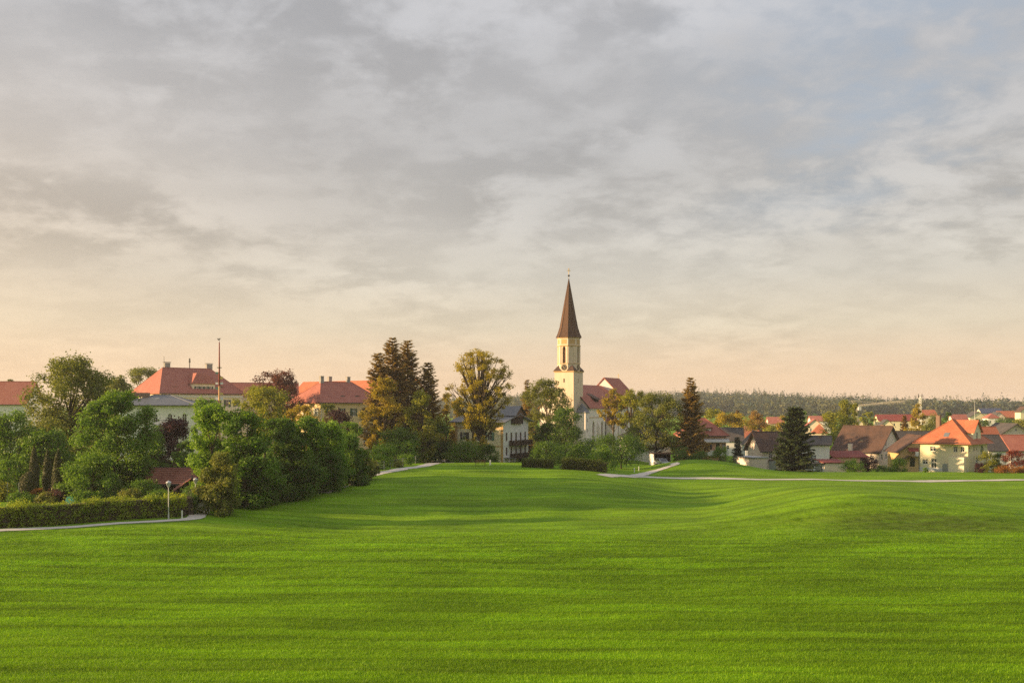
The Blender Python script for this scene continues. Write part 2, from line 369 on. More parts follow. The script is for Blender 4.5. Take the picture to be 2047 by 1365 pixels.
def broadleaf(name, label, x, y, h, w, lm, seed, z0=.22, prof='round', leaves=9000, size=.34, ncl=46, cl=.17, base=None, trunk='bark', cat='tree', group=None, limbs=14, tr=None, lean=0., fill=.45, edge=.42):
    """tapered trunk with limbs + crown of leaf clumps"""
    rng = np.random.default_rng(seed); z = Hs(x, y) if base is None else base
    root = thing(name, label, cat, (x, y, z - .05), 0, group)
    rx = w / 2 * 1.04; cr = w * cl
    C, rr = clumps(rng, h * z0, h, rx - cr * .3, ncl, prof, cr, edge)
    C[:, 0] += lean * C[:, 2]
    per = np.maximum(8, (leaves * rr ** 2 / np.sum(rr ** 2))).astype(int)
    q = leaf_cloud(rng, C, rr, per, size, fill=fill)
    me = quads_mesh('crown', *q, lm); linkobj('crown', me, root)
    tr = tr or max(.09, h * .02); mb = MB(); top = h * (z0 + (1 - z0) * .6)
    n = 6; pts = [Vector((lean * top * i / n + rng.normal(0, tr * .35) * (i > 0), rng.normal(0, tr * .35) * (i > 0), top * i / n)) for i in range(n + 1)]
    mb.tube(pts, [tr * (1.35 if i == 0 else 1.0) * (1 - .8 * i / n) for i in range(n + 1)], 7)
    order = np.argsort(-rr)[:limbs]
    for i in order:
        c = Vector(C[i]); zb = min(top * .92, max(h * z0 * .75, c.z * .62)); k = zb / top * n; i0 = int(k); p = pts[i0].lerp(pts[min(i0 + 1, n)], k - i0)
        mid = p.lerp(c, .5) + Vector((0, 0, -.06 * (c - p).length)); r0 = tr * .42
        mb.tube([p, mid, c], [r0, r0 * .6, r0 * .18], 5, False)
        for q_ in range(2):
            e = c + Vector(rng.normal(0, 1, 3)) * float(rr[i]) * .6; mb.tube([mid.lerp(c, .5), e], [r0 * .35, r0 * .1], 4, False)
    mb.build('trunk', trunk, root, True)
    return root
def spruce(name, label, x, y, h, w, lm, seed, z0=.06, base=None, group=None, dens=1., sp=.95, droop=.22, top_thin=.85, irr=.42):
    rng = np.random.default_rng(seed); z = Hs(x, y) if base is None else base
    root = thing(name, label, 'tree', (x, y, z - .05), 0, group)
    Cs, Ts, Bs, tn = [], [], [], []; mb = MB(); tr = h * .016
    mb.tube([(0, 0, 0), (0, 0, h * .5), (0, 0, h * .985)], [tr * 1.2, tr * .7, .02], 7)
    zz = h * z0
    while zz < h * .985:
        t = (zz / h - z0) / (1 - z0); r = w / 2 * (1 - t) ** top_thin * 1.22 + .15
        nb = int(rng.integers(8, 12))
        for k in range(nb):
            a = rng.uniform(0, 2 * math.pi); L = r * rng.uniform(1 - irr, 1.08) * (1 + (.25 if rng.random() < .06 else 0))
            slope = .55 * t - droop + rng.normal(0, .08)
            d = np.array([math.cos(a), math.sin(a), slope]); s_ = np.array([-math.sin(a), math.cos(a), 0])
            m = max(3, int(L / .3 * dens)); u = np.linspace(.12, 1, m)
            p = np.array([0, 0, zz]) + d * (L * u)[:, None] + np.array([0, 0, 1]) * (.18 * L * u ** 2)[:, None] * (1 if t < .9 else 0)
            if L > 1.2: mb.tube([(0, 0, zz), tuple(p[m // 2]), tuple(p[-1])], [.02 + L * .008, .02, .008], 4, False)
            for sgn in (-1, 0, 1):
                q = p + rng.normal(0, .05, p.shape); dirv = d + s_ * sgn * .9 + np.array([0, 0, -.28 * abs(sgn) - .1]) + rng.normal(0, .18, p.shape); dirv = unit(dirv)
                ln = sp * rng.uniform(.6, 1.2, (m, 1)) * (1.15 - .55 * u[:, None]) * min(1, .45 + L / 3)
                side = unit(np.cross(dirv, np.array([0, 0, 1.]) + rng.normal(0, .35, p.shape)))
                Cs.append(q + dirv * ln * .4); Ts.append(dirv * ln * .62); Bs.append(side * ln * .36)
                tn.append(np.clip(.5 * rng.random() + .5 * rng.uniform(0, 1, m), 0, 1))
        zz += h * .017 + .14 + rng.uniform(0, .10)
    me = quads_mesh('crown', np.concatenate(Cs), np.concatenate(Ts), np.concatenate(Bs), np.concatenate(tn), lm); linkobj('crown', me, root)
    mb.build('trunk', 'bark', root, True)
    return root
def shrub(name, label, x, y, h, w, lm, seed, leaves=2600, size=.26, ncl=22, base=None, group=None, cat='shrub', prof='mound', cl=.2):
    return broadleaf(name, label, x, y, h, w, lm, seed, z0=.02, prof=prof, leaves=leaves, size=size, ncl=ncl, cl=cl, base=base, cat=cat, group=group, limbs=6, tr=.06)
def hedge(name, label, p0, p1, h, th, lm, seed, leaves, size=.2, cat='hedge', bump=.18):
    """clipped hedge between two ground points: leaf shell over a twig core"""
    rng = np.random.default_rng(seed); p0 = np.array(p0); p1 = np.array(p1); L = np.linalg.norm(p1 - p0); a = math.atan2(*(p1 - p0)[::-1])
    c = (p0 + p1) / 2; root = thing(name, label, cat, (c[0], c[1], Hs(*c)), a)
    rc = min(h, th) * .30; step = rc * .95; ns = max(3, int(L / step)); nz = max(2, int(h / (rc * 1.05))); ny = max(2, int(th / (rc * 1.2))); Cn = []
    for i in range(ns):
        ss = -L / 2 + rc + (L - 2 * rc) * i / (ns - 1); wob = bump * (math.sin(ss * .9 + 1) * .6 + math.sin(ss * 2.1 + 2) * .4)
        for j in range(nz):
            for k in range(ny):
                if 0 < k < ny - 1 and j < nz - 1 and 0 < i < ns - 1: continue
                Cn.append((ss + rng.normal(0, rc * .3), -th / 2 + rc * .7 + (th - 1.4 * rc) * k / (ny - 1) + rng.normal(0, rc * .16) - (wob * .5 if k == 0 else 0), rc * .6 + (h - rc * 1.5) * j / (nz - 1) + rng.normal(0, rc * .14) + wob * j / (nz - 1)))
    Cn = np.array(Cn); gz = H(c[0] + Cn[:, 0] * math.cos(a), c[1] + Cn[:, 0] * math.sin(a)) - Hs(*c); Cn[:, 2] += gz
    rr = rc * rng.uniform(.75, 1.2, len(Cn)); per = np.full(len(Cn), max(10, leaves // len(Cn)))
    linkobj('foliage', quads_mesh('foliage', *leaf_cloud(rng, Cn, rr, per, size, .95, .4), lm), root)
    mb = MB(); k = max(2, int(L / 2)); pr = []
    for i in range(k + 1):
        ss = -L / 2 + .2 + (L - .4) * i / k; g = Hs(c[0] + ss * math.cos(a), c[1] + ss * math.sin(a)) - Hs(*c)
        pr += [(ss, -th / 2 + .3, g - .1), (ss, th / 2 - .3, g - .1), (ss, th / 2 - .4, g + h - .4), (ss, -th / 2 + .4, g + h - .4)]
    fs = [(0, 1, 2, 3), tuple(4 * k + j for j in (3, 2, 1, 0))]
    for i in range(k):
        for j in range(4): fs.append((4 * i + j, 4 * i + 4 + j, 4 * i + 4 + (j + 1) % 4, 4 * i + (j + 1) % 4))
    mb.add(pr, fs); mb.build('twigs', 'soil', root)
    return root
def topiary(name, label, x, y, h, w, seed, prof, n=5200, group=None, lm='yew'):
    """clipped yew: dense leaf skin over a solid of revolution"""
    rng = np.random.default_rng(seed); root = thing(name, label, 'topiary', (x, y, Hs(x, y) - .05), 0, group)
    P = np.array(prof); t = rng.uniform(0, 1, n); zz = t * h; rr = np.interp(t, P[:, 0], P[:, 1]) * w / 2
    keep = rng.uniform(0, 1, n) < rr / (w / 2) + .08; zz, rr = zz[keep], rr[keep]; n = len(zz); a = rng.uniform(0, 2 * math.pi, n)
    d = np.stack([np.cos(a), np.sin(a), np.full(n, .25)], 1); rj = rr * (1 + .05 * np.sin(3 * a + zz * 2)) - rng.uniform(0, .1, n)
    C = np.stack([np.cos(a) * rj, np.sin(a) * rj, zz], 1)
    linkobj('foliage', quads_mesh('foliage', *leaf_quads(rng, C, d, .17), rng.uniform(0, 1, n), lm), root)
    mb = MB(); mb.lathe([(max(.02, q[1] * w / 2 - .13), q[0] * h * .985) for q in prof], 10); mb.build('twigs', 'soil', root)
    return root

# ------------------------------------------------------------------ ground
def make_ground():
    xs = np.unique(np.concatenate([np.linspace(-2600, -300, 24), np.linspace(-300, -110, 40), np.arange(-110, 110.1, 1.25), np.linspace(110, 300, 40), np.linspace(300, 2600, 40)]))
    ys = np.unique(np.concatenate([np.linspace(-60, 20, 20), np.arange(20, 222, 1.25), np.linspace(222, 400, 40), np.linspace(400, 1700, 60), np.linspace(1700, 2700, 8)]))
    X, Y = np.meshgrid(xs, ys); Z = H(X, Y); nx, ny = len(xs), len(ys)
    V = np.stack([X, Y, Z], -1).reshape(-1, 3); i = np.arange(nx * ny).reshape(ny, nx)
    Fq = np.stack([i[:-1, :-1], i[:-1, 1:], i[1:, 1:], i[1:, :-1]], -1).reshape(-1, 4); n = len(Fq)
    me = bpy.data.meshes.new('ground'); me.vertices.add(len(V)); me.vertices.foreach_set('co', V.astype(np.float32).ravel())
    me.loops.add(4 * n); me.loops.foreach_set('vertex_index', Fq.astype(np.int32).ravel()); me.polygons.add(n)
    me.polygons.foreach_set('loop_start', np.arange(0, 4 * n, 4, dtype=np.int32)); me.polygons.foreach_set('loop_total', np.full(n, 4, np.int32))
    me.polygons.foreach_set('use_smooth', np.ones(n, bool)); me.update(calc_edges=True)
    m, nt, b = _nodes('meadow'); N, L = nt.nodes, nt.links
    g = N.new('ShaderNodeNewGeometry')
    mp = N.new('ShaderNodeMapping'); mp.inputs['Scale'].default_value = (.05, .28, .1); L.new(g.outputs['Position'], mp.inputs[0])
    n1 = N.new('ShaderNodeTexNoise'); n1.inputs['Scale'].default_value = 1.; n1.inputs['Detail'].default_value = 6; n1.inputs['Roughness'].default_value = .65; L.new(mp.outputs[0], n1.inputs['Vector'])
    n2 = N.new('ShaderNodeTexNoise'); n2.inputs['Scale'].default_value = 3.; n2.inputs['Detail'].default_value = 6; n2.inputs['Roughness'].default_value = .75; L.new(g.outputs['Position'], n2.inputs['Vector'])
    r = N.new('ShaderNodeMapRange'); r.inputs[1].default_value = .35; r.inputs[2].default_value = .65; L.new(n1.outputs['Fac'], r.inputs[0])
    mx = N.new('ShaderNodeMix'); mx.data_type = 'RGBA'; L.new(r.outputs[0], mx.inputs[0]); mx.inputs[6].default_value = (.14, .285, .005, 1); mx.inputs[7].default_value = (.215, .375, .010, 1)
    r2 = N.new('ShaderNodeMapRange'); r2.inputs[1].default_value = .3; r2.inputs[2].default_value = .7; r2.inputs[3].default_value = .6; r2.inputs[4].default_value = 1.25; L.new(n2.outputs['Fac'], r2.inputs[0])
    m2 = N.new('ShaderNodeMix'); m2.data_type = 'RGBA'; m2.blend_type = 'MULTIPLY'; m2.inputs[0].default_value = 1; L.new(mx.outputs[2], m2.inputs[6]); L.new(r2.outputs[0], m2.inputs[7])
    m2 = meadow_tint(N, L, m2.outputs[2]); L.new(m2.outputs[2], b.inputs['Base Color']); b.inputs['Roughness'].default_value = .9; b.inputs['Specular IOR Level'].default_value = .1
    bp = N.new('ShaderNodeBump'); bp.inputs['Strength'].default_value = .8; bp.inputs['Distance'].default_value = .12; L.new(n2.outputs['Fac'], bp.inputs['Height']); L.new(bp.outputs[0], b.inputs['Normal'])
    me.materials.append(m); o = linkobj('ground', me); tag(o, 'gently rolling green meadow running up to the town', None, None, 'structure')
make_ground()

PATHS = []
def path(name, label, pts, wid, m='gravel', lift=.04):
    P = [Vector((a, b)) for a, b in pts]; dense = []
    for i in range(len(P) - 1):
        p0 = P[max(i - 1, 0)]; p1 = P[i]; p2 = P[i + 1]; p3 = P[min(i + 2, len(P) - 1)]; k = max(2, int((p2 - p1).length / .8))
        for j in range(k):
            t = j / k; dense.append(.5 * ((2 * p1) + (p2 - p0) * t + (2 * p0 - 5 * p1 + 4 * p2 - p3) * t * t + (3 * p1 - p0 - 3 * p2 + p3) * t ** 3))
    dense.append(P[-1]); V = []; Fc = []; nw = 4
    ws = wid if hasattr(wid, '__len__') else (wid, wid)
    for i, p in enumerate(dense):
        t = (dense[min(i + 1, len(dense) - 1)] - dense[max(i - 1, 0)]).normalized(); nrm = Vector((-t.y, t.x)); w = ws[0] + (ws[1] - ws[0]) * i / len(dense)
        for j in range(nw + 1):
            q = p + nrm * (j / nw - .5) * w * (1 + .08 * math.sin(i * .9 + j) + .07 * math.sin(i * 2.3 + 2 * j)); V.append((q.x, q.y, Hs(q.x, q.y) + lift))
        PATHS.append((p.x, p.y, w / 2))
    for i in range(len(dense) - 1):
        for j in range(nw): a = i * (nw + 1) + j; Fc.append((a, a + nw + 1, a + nw + 2, a + 1))
    o = meshobj(name, V, Fc, m, None, True); return tag(o, label, None, None, 'structure')
path('footpath', 'pale gravel footpath running below the long garden hedge', [gp(-130, 1072), gp(0, 1060), gp(200, 1049), gp(330, 1041), gp(385, 1036), gp(404, 1019), gp(412, 1004), gp(440, 985), gp(470, 975)], 1.7)
path('lane', 'pale gravel lane climbing beside the wire fence to the villa', [gp(640, 985), gp(735, 951), gp(800, 938), gp(860, 928), gp(905, 922)], 2.3)
path('driveway', 'shaded gravel forecourt beside the villa', [gp(868, 923), gp(885, 920), gp(930, 918)], 6.)
path('road', 'pale gravel road crossing between the two grassy mounds', [gp(1205, 951), gp(1290, 953), gp(1400, 956), gp(1560, 958.5), gp(1750, 961), gp(1900, 961), gp(2047, 959), gp(2200, 957)], 2.7)
path('side_road', 'pale side road leading to the carport', [gp(1268, 952), gp(1300, 944), gp(1330, 935), gp(1350, 929), gp(1345, 926)], (2.0, 1.5), lift=.06)

# ------------------------------------------------------------------ windows and houses
WC = {}
def outline(w, h, style):
    if style in ('arch', 'round'):
        p = [(-w / 2, 0), (w / 2, 0)]; s = h - w / 2
        for i in range(0, 9): a = math.pi * i / 8; p.append((w / 2 * math.cos(a), s + w / 2 * math.sin(a)))
        return p
    if style in ('point', 'niche'):
        s = h - w * .9; return [(-w / 2, 0), (w / 2, 0), (w / 2, s), (w * .42, s + w * .35), (w * .25, s + w * .65), (0, h), (-w * .25, s + w * .65), (-w * .42, s + w * .35), (-w / 2, s)]
    return [(-w / 2, 0), (w / 2, 0), (w / 2, h), (-w / 2, h)]
def window_mesh(w, h, style, fm, gm):
    key = (round(w, 2), round(h, 2), style, fm, gm)
    if key in WC: return WC[key]
    o = outline(w, h, style); fr = min(.09, w * .12); c = (0, h * .5)
    inn = [(c[0] + (p[0] - c[0]) * (1 - 2 * fr / w), c[1] + (p[1] - c[1]) * (1 - 2 * fr / h)) for p in o]
    n = len(o); mb = MB(); y0, y1 = 0.0, .05
    mb.add([(p[0], y0, p[1]) for p in o] + [(p[0], y0, p[1]) for p in inn] + [(p[0], y1, p[1]) for p in inn], [(i, (i + 1) % n, n + (i + 1) % n, n + i) for i in range(n)] + [(n + i, n + (i + 1) % n, 2 * n + (i + 1) % n, 2 * n + i) for i in range(n)])
    if style not in ('slit', 'niche', 'sky'):
        b = fr * .42
        mb.box(-b, b, .005, .045, fr, h - fr * 1.2)
        if h > .7: mb.box(-w / 2 + fr, w / 2 - fr, .007, .043, h * .62 - b, h * .62 + b)
    me = bpy.data.meshes.new('window'); me.from_pydata(mb.v, [], mb.f); me.update(); me.materials.append(mat(fm))
    pm = bpy.data.meshes.new('pane'); pm.from_pydata([(p[0] * .99, .05, p[1] * .99 + .003) for p in o], [], [tuple(range(n))]); pm.update(); pm.materials.append(mat(gm))
    WC[key] = (me, pm); return WC[key]
def shutter_mesh(w, h, m):
    key = ('s', round(w, 2), round(h, 2), m)
    if key not in WC:
        mb = MB(); mb.box(-w / 2, w / 2, -.05, 0, 0, h)
        for i in range(3): mb.box(-w / 2 + .05, w / 2 - .05, -.065, -.05, h * (.05 + .32 * i), h * (.05 + .32 * i) + h * .24)
        me = bpy.data.meshes.new('shutter'); me.from_pydata(mb.v, [], mb.f); me.update(); me.materials.append(mat(m)); WC[key] = me
    return WC[key]
def wall_panel(mb, O, U, Nin, poly, holes, depth=.2):
    """planar wall with real openings; poly/holes in (u,z); Nin points inward"""
    O = Vector(O); U = Vector(U); Nin = Vector(Nin); loops = [poly] + holes
    P3 = [[O + U * p[0] + Vector((0, 0, p[1])) for p in l] for l in loops]
    tri = tessellate_polygon([[Vector((p[0], p[1], 0)) for p in l] for l in loops]); flat = [p for l in P3 for p in l]
    mb.add(flat, [tuple(t) for t in tri])
    for l in P3[1:]:
        n = len(l); mb.add(l + [p + Nin * depth for p in l], [(i, (i + 1) % n, n + (i + 1) % n, n + i) for i in range(n)])
def add_window(parent, loc, rz, w, h, style='rect', fm='frame_white', gm='glass', shut=None, sill=False, depth=.12):
    me, pm = window_mesh(w, h, style, fm, gm); o = linkobj('window', me, parent); o.location = loc; o.rotation_euler = (0, 0, rz)
    linkobj('pane', pm, o)
    if shut:
        for s in (-1, 1):
            q = linkobj('shutter', shutter_mesh(w * .5, h, shut), o); q.location = (s * w * .76, -depth, 0)
    if sill:
        mb = MB(); mb.box(-w / 2 - .08, w / 2 + .08, -depth - .08, -depth + .02, -.1, -.01); mb.build('sill', 'trim_white', o)
    return o
def row(u0, u1, n, z, w, h, style='rect', **k):
    return [dict(u=(u0 + (u1 - u0) * (i / (n - 1) if n > 1 else .5)), z=z, w=w, h=h, style=style, **k) for i in range(n)]
def house(name, label, A, B, depth, base, eave, ridge, roof='hip', over=.5, wall='plaster_cream', rm='roof_red', wins=None, cat='house', inset=None, shut=None, thick=.22, band=None, group=None, sole=True, ext=3.):
    """A,B: (px,d) of the front-left and front-right wall corners; heights are metres; wins per facade f,l,r with u as 0..1"""
    # A may be None: then B is (px, d, angle, length) anchored at the right corner; B = (angle, length) runs from A
    if A is None: th = R(B[2]); L = B[3]; b = Vector((PX(B[0], B[1]), B[1])); a = b - Vector((math.cos(th), math.sin(th))) * L
    elif B[0] < 90 and B[1] < 60: a = Vector((PX(*A), A[1])); th = R(B[0]); L = B[1]
    else: a = Vector((PX(*A), A[1])); b = Vector((PX(*B), B[1])); L = (b - a).length; th = math.atan2(b.y - a.y, b.x - a.x)
    root = thing(name, label, cat, (a.x, a.y, base), th, group); root['L'] = L
    e = eave - base; rz = ridge - base; D = depth; mb = MB(); wins = wins or {}
    fac = {'f': ((0, 0, 0), (1, 0, 0), (0, 1, 0), L, 0.), 'r': ((L, 0, 0), (0, 1, 0), (-1, 0, 0), D, math.pi / 2), 'k': ((L, D, 0), (-1, 0, 0), (0, -1, 0), L, math.pi), 'l': ((0, D, 0), (0, -1, 0), (1, 0, 0), D, -math.pi / 2)}
    slope_y = (rz - e) / (D / 2) if roof in ('gx',) else 0
    for k, (O, U, Nn, ln, ang) in fac.items():
        poly = [(0, -ext), (ln, -ext), (ln, e), (0, e)]
        if roof == 'gx' and k in 'lr' or roof == 'gy' and k in 'fk': poly = [(0, -ext), (ln, -ext), (ln, e), (ln / 2, rz), (0, e)]
        holes = []
        for wd in wins.get(k, []):
            uc = wd['u'] * ln; holes.append([(uc + p[0], wd['z'] + p[1]) for p in outline(wd['w'], wd['h'], wd['style'])])
            loc = Vector(O) + Vector(U) * uc + Vector(Nn) * .12 + Vector((0, 0, wd['z']))
            add_window(root, loc, ang, wd['w'], wd['h'], wd['style'], wd.get('fm', 'frame_white'), wd.get('gm', 'glass'), wd.get('shut', shut), wd.get('sill', False))
        wall_panel(mb, O, U, Nn, poly, holes)
    mb.build('wall', wall, root)
    o = over; t = thick; rb = MB()
    if roof in ('hip', 'pyr'):
        ins = inset if inset is not None else min(D, L) / 2
        z0 = e - .02
        if L >= D: r1, r2 = (ins - o * .0, D / 2), (L - ins, D / 2)
        else: r1, r2 = (L / 2, ins), (L / 2, D - ins)
        V = [(-o, -o, z0), (L + o, -o, z0), (L + o, D + o, z0), (-o, D + o, z0), (-o, -o, z0 + t), (L + o, -o, z0 + t), (L + o, D + o, z0 + t), (-o, D + o, z0 + t), (r1[0], r1[1], rz), (r2[0], r2[1], rz)]
        fs = [(3, 2, 1, 0), (0, 1, 5, 4), (1, 2, 6, 5), (2, 3, 7, 6), (3, 0, 4, 7)]
        fs += [(4, 5, 9, 8), (5, 6, 9), (6, 7, 8, 9), (7, 4, 8)] if L >= D else [(4, 5, 8), (5, 6, 9, 8), (6, 7, 9), (7, 4, 8, 9)]
        rb.add(V, fs)
    elif roof == 'flat': rb.box(-o, L + o, -o, D + o, e - .02, e + max(t, rz - e))
    elif roof == 'shed':
        rb.add([(-o, -o, e - .02), (L + o, -o, e - .02), (L + o, D + o, rz), (-o, D + o, rz), (-o, -o, e + t), (L + o, -o, e + t), (L + o, D + o, rz + t), (-o, D + o, rz + t)], [(3, 2, 1, 0), (4, 5, 6, 7), (0, 1, 5, 4), (1, 2, 6, 5), (2, 3, 7, 6), (3, 0, 4, 7)])
    else:
        S = D if roof == 'gx' else L; run = S / 2; k = (rz - e) / run; ze = e - o * k
        pr = [(-o, ze), (S / 2, rz), (S + o, ze), (S + o, ze + t), (S / 2, rz + t * 1.15), (-o, ze + t)]
        if roof == 'gx': P = [(0, p[0], p[1] + .01) for p in pr]; rb.extrude(P, (-o, 0, 0), (L + o, 0, 0))
        else: P = [(p[0], 0, p[1] + .01) for p in pr]; rb.extrude(P, (0, -o, 0), (0, D + o, 0))
    ro = rb.build('roof', rm, root)
    if roof in ('gx', 'gy', 'hip') and A is None or A is not None and roof in ('gx', 'gy', 'hip') and A[1] < 330:
        if roof == 'gx': ends = [(-o, D / 2, rz + t * 1.15), (L + o, D / 2, rz + t * 1.15)]; gt = [(-o, -o - .05, e - o * k + t * .5), (L + o, -o - .05, e - o * k + t * .5)]
        elif roof == 'gy': ends = [(L / 2, -o, rz + t * 1.15), (L / 2, D + o, rz + t * 1.15)]; gt = [(-o - .05, -o, e - o * k + t * .5), (-o - .05, D + o, e - o * k + t * .5)]
        else: ends = [(*r1, rz), (*r2, rz)]; gt = [(-o, -o - .06, e + t * .4), (L + o, -o - .06, e + t * .4)]
        MB().tube(ends, .13, 6).build('ridge_cap', rm, ro); MB().tube(gt, .08, 6).build('gutter', 'metal_dark', ro)
        if roof == 'hip':
            for c_, r_ in (((-o, -o), r1), ((L + o, -o), r2 if L >= D else r1), ((-o, D + o), r1 if L >= D else r2), ((L + o, D + o), r2)): MB().tube([(*c_, e + t), (*r_, rz)], .1, 5).build('hip_cap', rm, ro)
    return root, ro, L, th
def chimney(ro, x, y, z0, z1, w=.8, d=.6, m='brick_chimney', cap='metal_dark'):
    mb = MB(); mb.box(x - w / 2, x + w / 2, y - d / 2, y + d / 2, z0, z1); mb.box(x - w / 2 - .07, x + w / 2 + .07, y - d / 2 - .07, y + d / 2 + .07, z1, z1 + .12); c = mb.build('chimney', m, ro)
    return c
def part_box(name, parent, m, *b): return MB().box(*b).build(name, m, parent)
def downpipe(root, x, y, z0, z1, m='dark_wood'): return MB().tube([(x, y, z1), (x, y, z0)], .07, 6).build('downpipe', m, root)

# ------------------------------------------------------------------ buildings: the hotels and the garden side
def WZ(py, d, base): return ZP(py, d) - base
# large hotel
hb = 1.2
h1, r1, L1, t1 = house('grand_hotel', 'large cream hotel with a red hipped roof and a wide dormer behind the maypole', (322, 262), (42, 23), 20, hb, 15.0, 22.3, 'hip', .7, 'plaster_cream', 'roof_red',
    {'f': row(.09, .93, 8, 10.4, 1.0, 1.9, shut='shutter_green') + row(.09, .93, 8, 6.6, 1.0, 1.9, shut='shutter_green') + row(.09, .93, 8, 2.6, 1.1, 2.1), 'l': row(.12, .88, 6, 10.4, 1.0, 1.9, shut='shutter_green')}, 'hotel', inset=4.6)
part_box('cornice', h1, 'trim_white', -.25, L1 + .25, -.25, -.002, 12.9, 13.55)
def dormer(parent, x0, x1, y0, depth, z0, z1, zr, wallm, rm, n, ww, wh, shut=None, side=0):
    """box dormer with its own roof; front on local -Y"""
    mb = MB(); holes = []; w = x1 - x0
    for i in range(n):
        u = w * (i + .5) / n * .8 + w * .1; holes.append([(u + p[0], .35 + p[1]) for p in outline(ww, wh, 'rect')])
    wall_panel(mb, (x0, y0, z0), (1, 0, 0), (0, 1, 0), [(0, 0), (w, 0), (w, z1 - z0), (0, z1 - z0)], holes, .15)
    mb.add([(x0, y0, z0), (x0, y0, z1), (x0, y0 + depth, z1), (x0, y0 + depth, z0)], [(0, 1, 2, 3)]); mb.add([(x1, y0, z0), (x1, y0, z1), (x1, y0 + depth, z1), (x1, y0 + depth, z0)], [(3, 2, 1, 0)])
    d = mb.build('dormer', wallm, parent)
    for h in holes:
        u = (h[0][0] + h[1][0]) / 2; add_window(d, (x0 + u, y0 + .1, z0 + .35), 0, ww, wh, shut=shut)
    o = .35; xm0, xm1 = x0 + w * .3, x1 - w * .3
    rb = MB(); rb.add([(x0 - o, y0 - o, z1), (x1 + o, y0 - o, z1), (x1 + o, y0 + depth, z1), (x0 - o, y0 + depth, z1), (x0 - o, y0 - o, z1 + .16), (x1 + o, y0 - o, z1 + .16), (xm1, y0 + 1.6, zr), (xm0, y0 + 1.6, zr), (xm1, y0 + depth + 2, zr), (xm0, y0 + depth + 2, zr), (x1 + o, y0 + depth, z1 + .16), (x0 - o, y0 + depth, z1 + .16)],
        [(0, 3, 2, 1), (0, 1, 5, 4), (4, 5, 6, 7), (5, 10, 8, 6), (11, 4, 7, 9), (7, 6, 8, 9), (1, 2, 10, 5), (3, 0, 4, 11)]); rb.build('dormer_roof', rm, d)
    return d
dormer(h1, 9.2, 15.6, 1.2, 5.5, 14.2, 16.6, 19.6, 'plaster_cream', 'roof_red', 4, .75, 1.35, 'shutter_green')
for x, z in ((4.6, 15.2), (17.9, 15.3)):
    mb = MB(); mb.add([(x - .7, 1.9, z - .1), (x + .7, 1.9, z - .1), (x + .7, 1.9, z + .75), (x - .7, 1.9, z + .75), (x, 4.6, z + 1.5)], [(0, 1, 2, 3), (3, 2, 4), (1, 4, 2), (0, 3, 4)]); q = mb.build('roof_hatch', 'roof_red', r1)
    q2 = part_box('hatch_pane', r1, 'glass', x - .5, x + .5, 1.86, 1.89, z + .05, z + .6)
for x, y, w in ((6.0, 10.5, 1.5), (18.2, 10.5, 1.7)):
    chimney(r1, x, y, 20, 22.3, w, 1.0, 'stone_grey'); part_box('chimney_cap', r1, 'metal_dark', x - w * .62, x + w * .62, 9.9, 11.1, 22.55, 22.68)
MB().tube([(5, 10, 21), (5, 10, 24.2)], .05, 5).build('lightning_rod', 'metal_dark', r1)
mb = MB(); mb.tube([(12.3, 10, 21), (12.3, 10, 23.6)], .13, 6); mb.tube([(12.3, 10, 22.7), (12.3, 10, 23.9)], [.28, .2], 6); mb.build('antenna', 'metal_dark', r1)
downpipe(h1, .1, -.35, 2, 13.8)
# grey-roofed annex
h2, r2, L2, t2 = house('hotel_annex', 'cream annex with a low grey metal hipped roof and arched windows', (238, 212), (8, 15.2), 13, 1., 11.7, 14.1, 'hip', .8, 'plaster_white', 'zinc',
    {'f': row(.49, .885, 3, 7.2, .95, 1.9, 'round') + row(.49, .885, 3, 3.4, .95, 1.9), 'r': row(.2, .8, 3, 7.2, .95, 1.9, 'round')}, 'hotel', inset=5.8)
downpipe(h2, 5.9, -.12, .5, 10.6)
mb = MB(); mb.box(7.0, 10.2, -1.2, -.02, 6.55, 6.75); mb.build('balcony', 'trim_white', h2)
mb = MB()
for i in range(9): mb.box(7.05 + i * .39, 7.1 + i * .39, -1.17, -1.12, 6.75, 7.6)
mb.box(7.0, 10.2, -1.2, -1.1, 7.6, 7.68); mb.build('balcony_railing', 'metal_dark', h2)
for k in range(26):
    x = .2 + k * .6; MB().box(x, x + .05, -.78, -.74, 10.6, 10.74).build('seam', 'zinc', r2) if k % 3 == 0 else None
mb = MB(); mb.box(2.2, 5.0, 4.6, 6.4, 12.6, 13.6); mb.build('chimney', 'brick_chimney', r2)
part_box('skylight', r2, 'trim_white', 6.8, 7.5, 3.6, 4.3, 12.1, 12.5)
house('long_hall', 'long building with a plain dusty-rose roof beyond the ragged tall tree', (-90, 250), (5, 17), 12, 1, 12.4, 17.8, 'gx', .5, 'plaster_white', 'roof_rose', {'f': row(.1, .9, 5, 7, 1, 1.8)}, 'building')
# second hotel
h4, r4, L4, t4 = house('guest_house', 'cream guest house with an orange-lit red hipped roof and a green balcony', (641, 240), (42, 18), 14.7, 1., 12.4, 17.8, 'hip', .7, 'plaster_warm', 'roof_red',
    {'f': row(.14, .90, 5, 8.3, 1.0, 1.9, shut='shutter_green') + row(.14, .9, 5, 4.3, .95, 1.8) + row(.14, .9, 5, 1.0, .95, 1.6), 'l': row(.15, .85, 3, 8.3, 1.0, 1.9, shut='trim_white') + row(.15, .85, 3, 4.3, 1., 1.8)}, 'hotel', inset=4.5)
mb = MB(); mb.box(11.3, 15.6, -1.3, -.02, 7.7, 7.9); mb.box(11.3, 15.6, -1.3, -1.22, 7.9, 8.9); mb.box(11.3, 11.38, -1.22, -.02, 7.9, 8.9); mb.box(15.52, 15.6, -1.22, -.02, 7.9, 8.9); mb.build('balcony', 'shutter_green', h4)
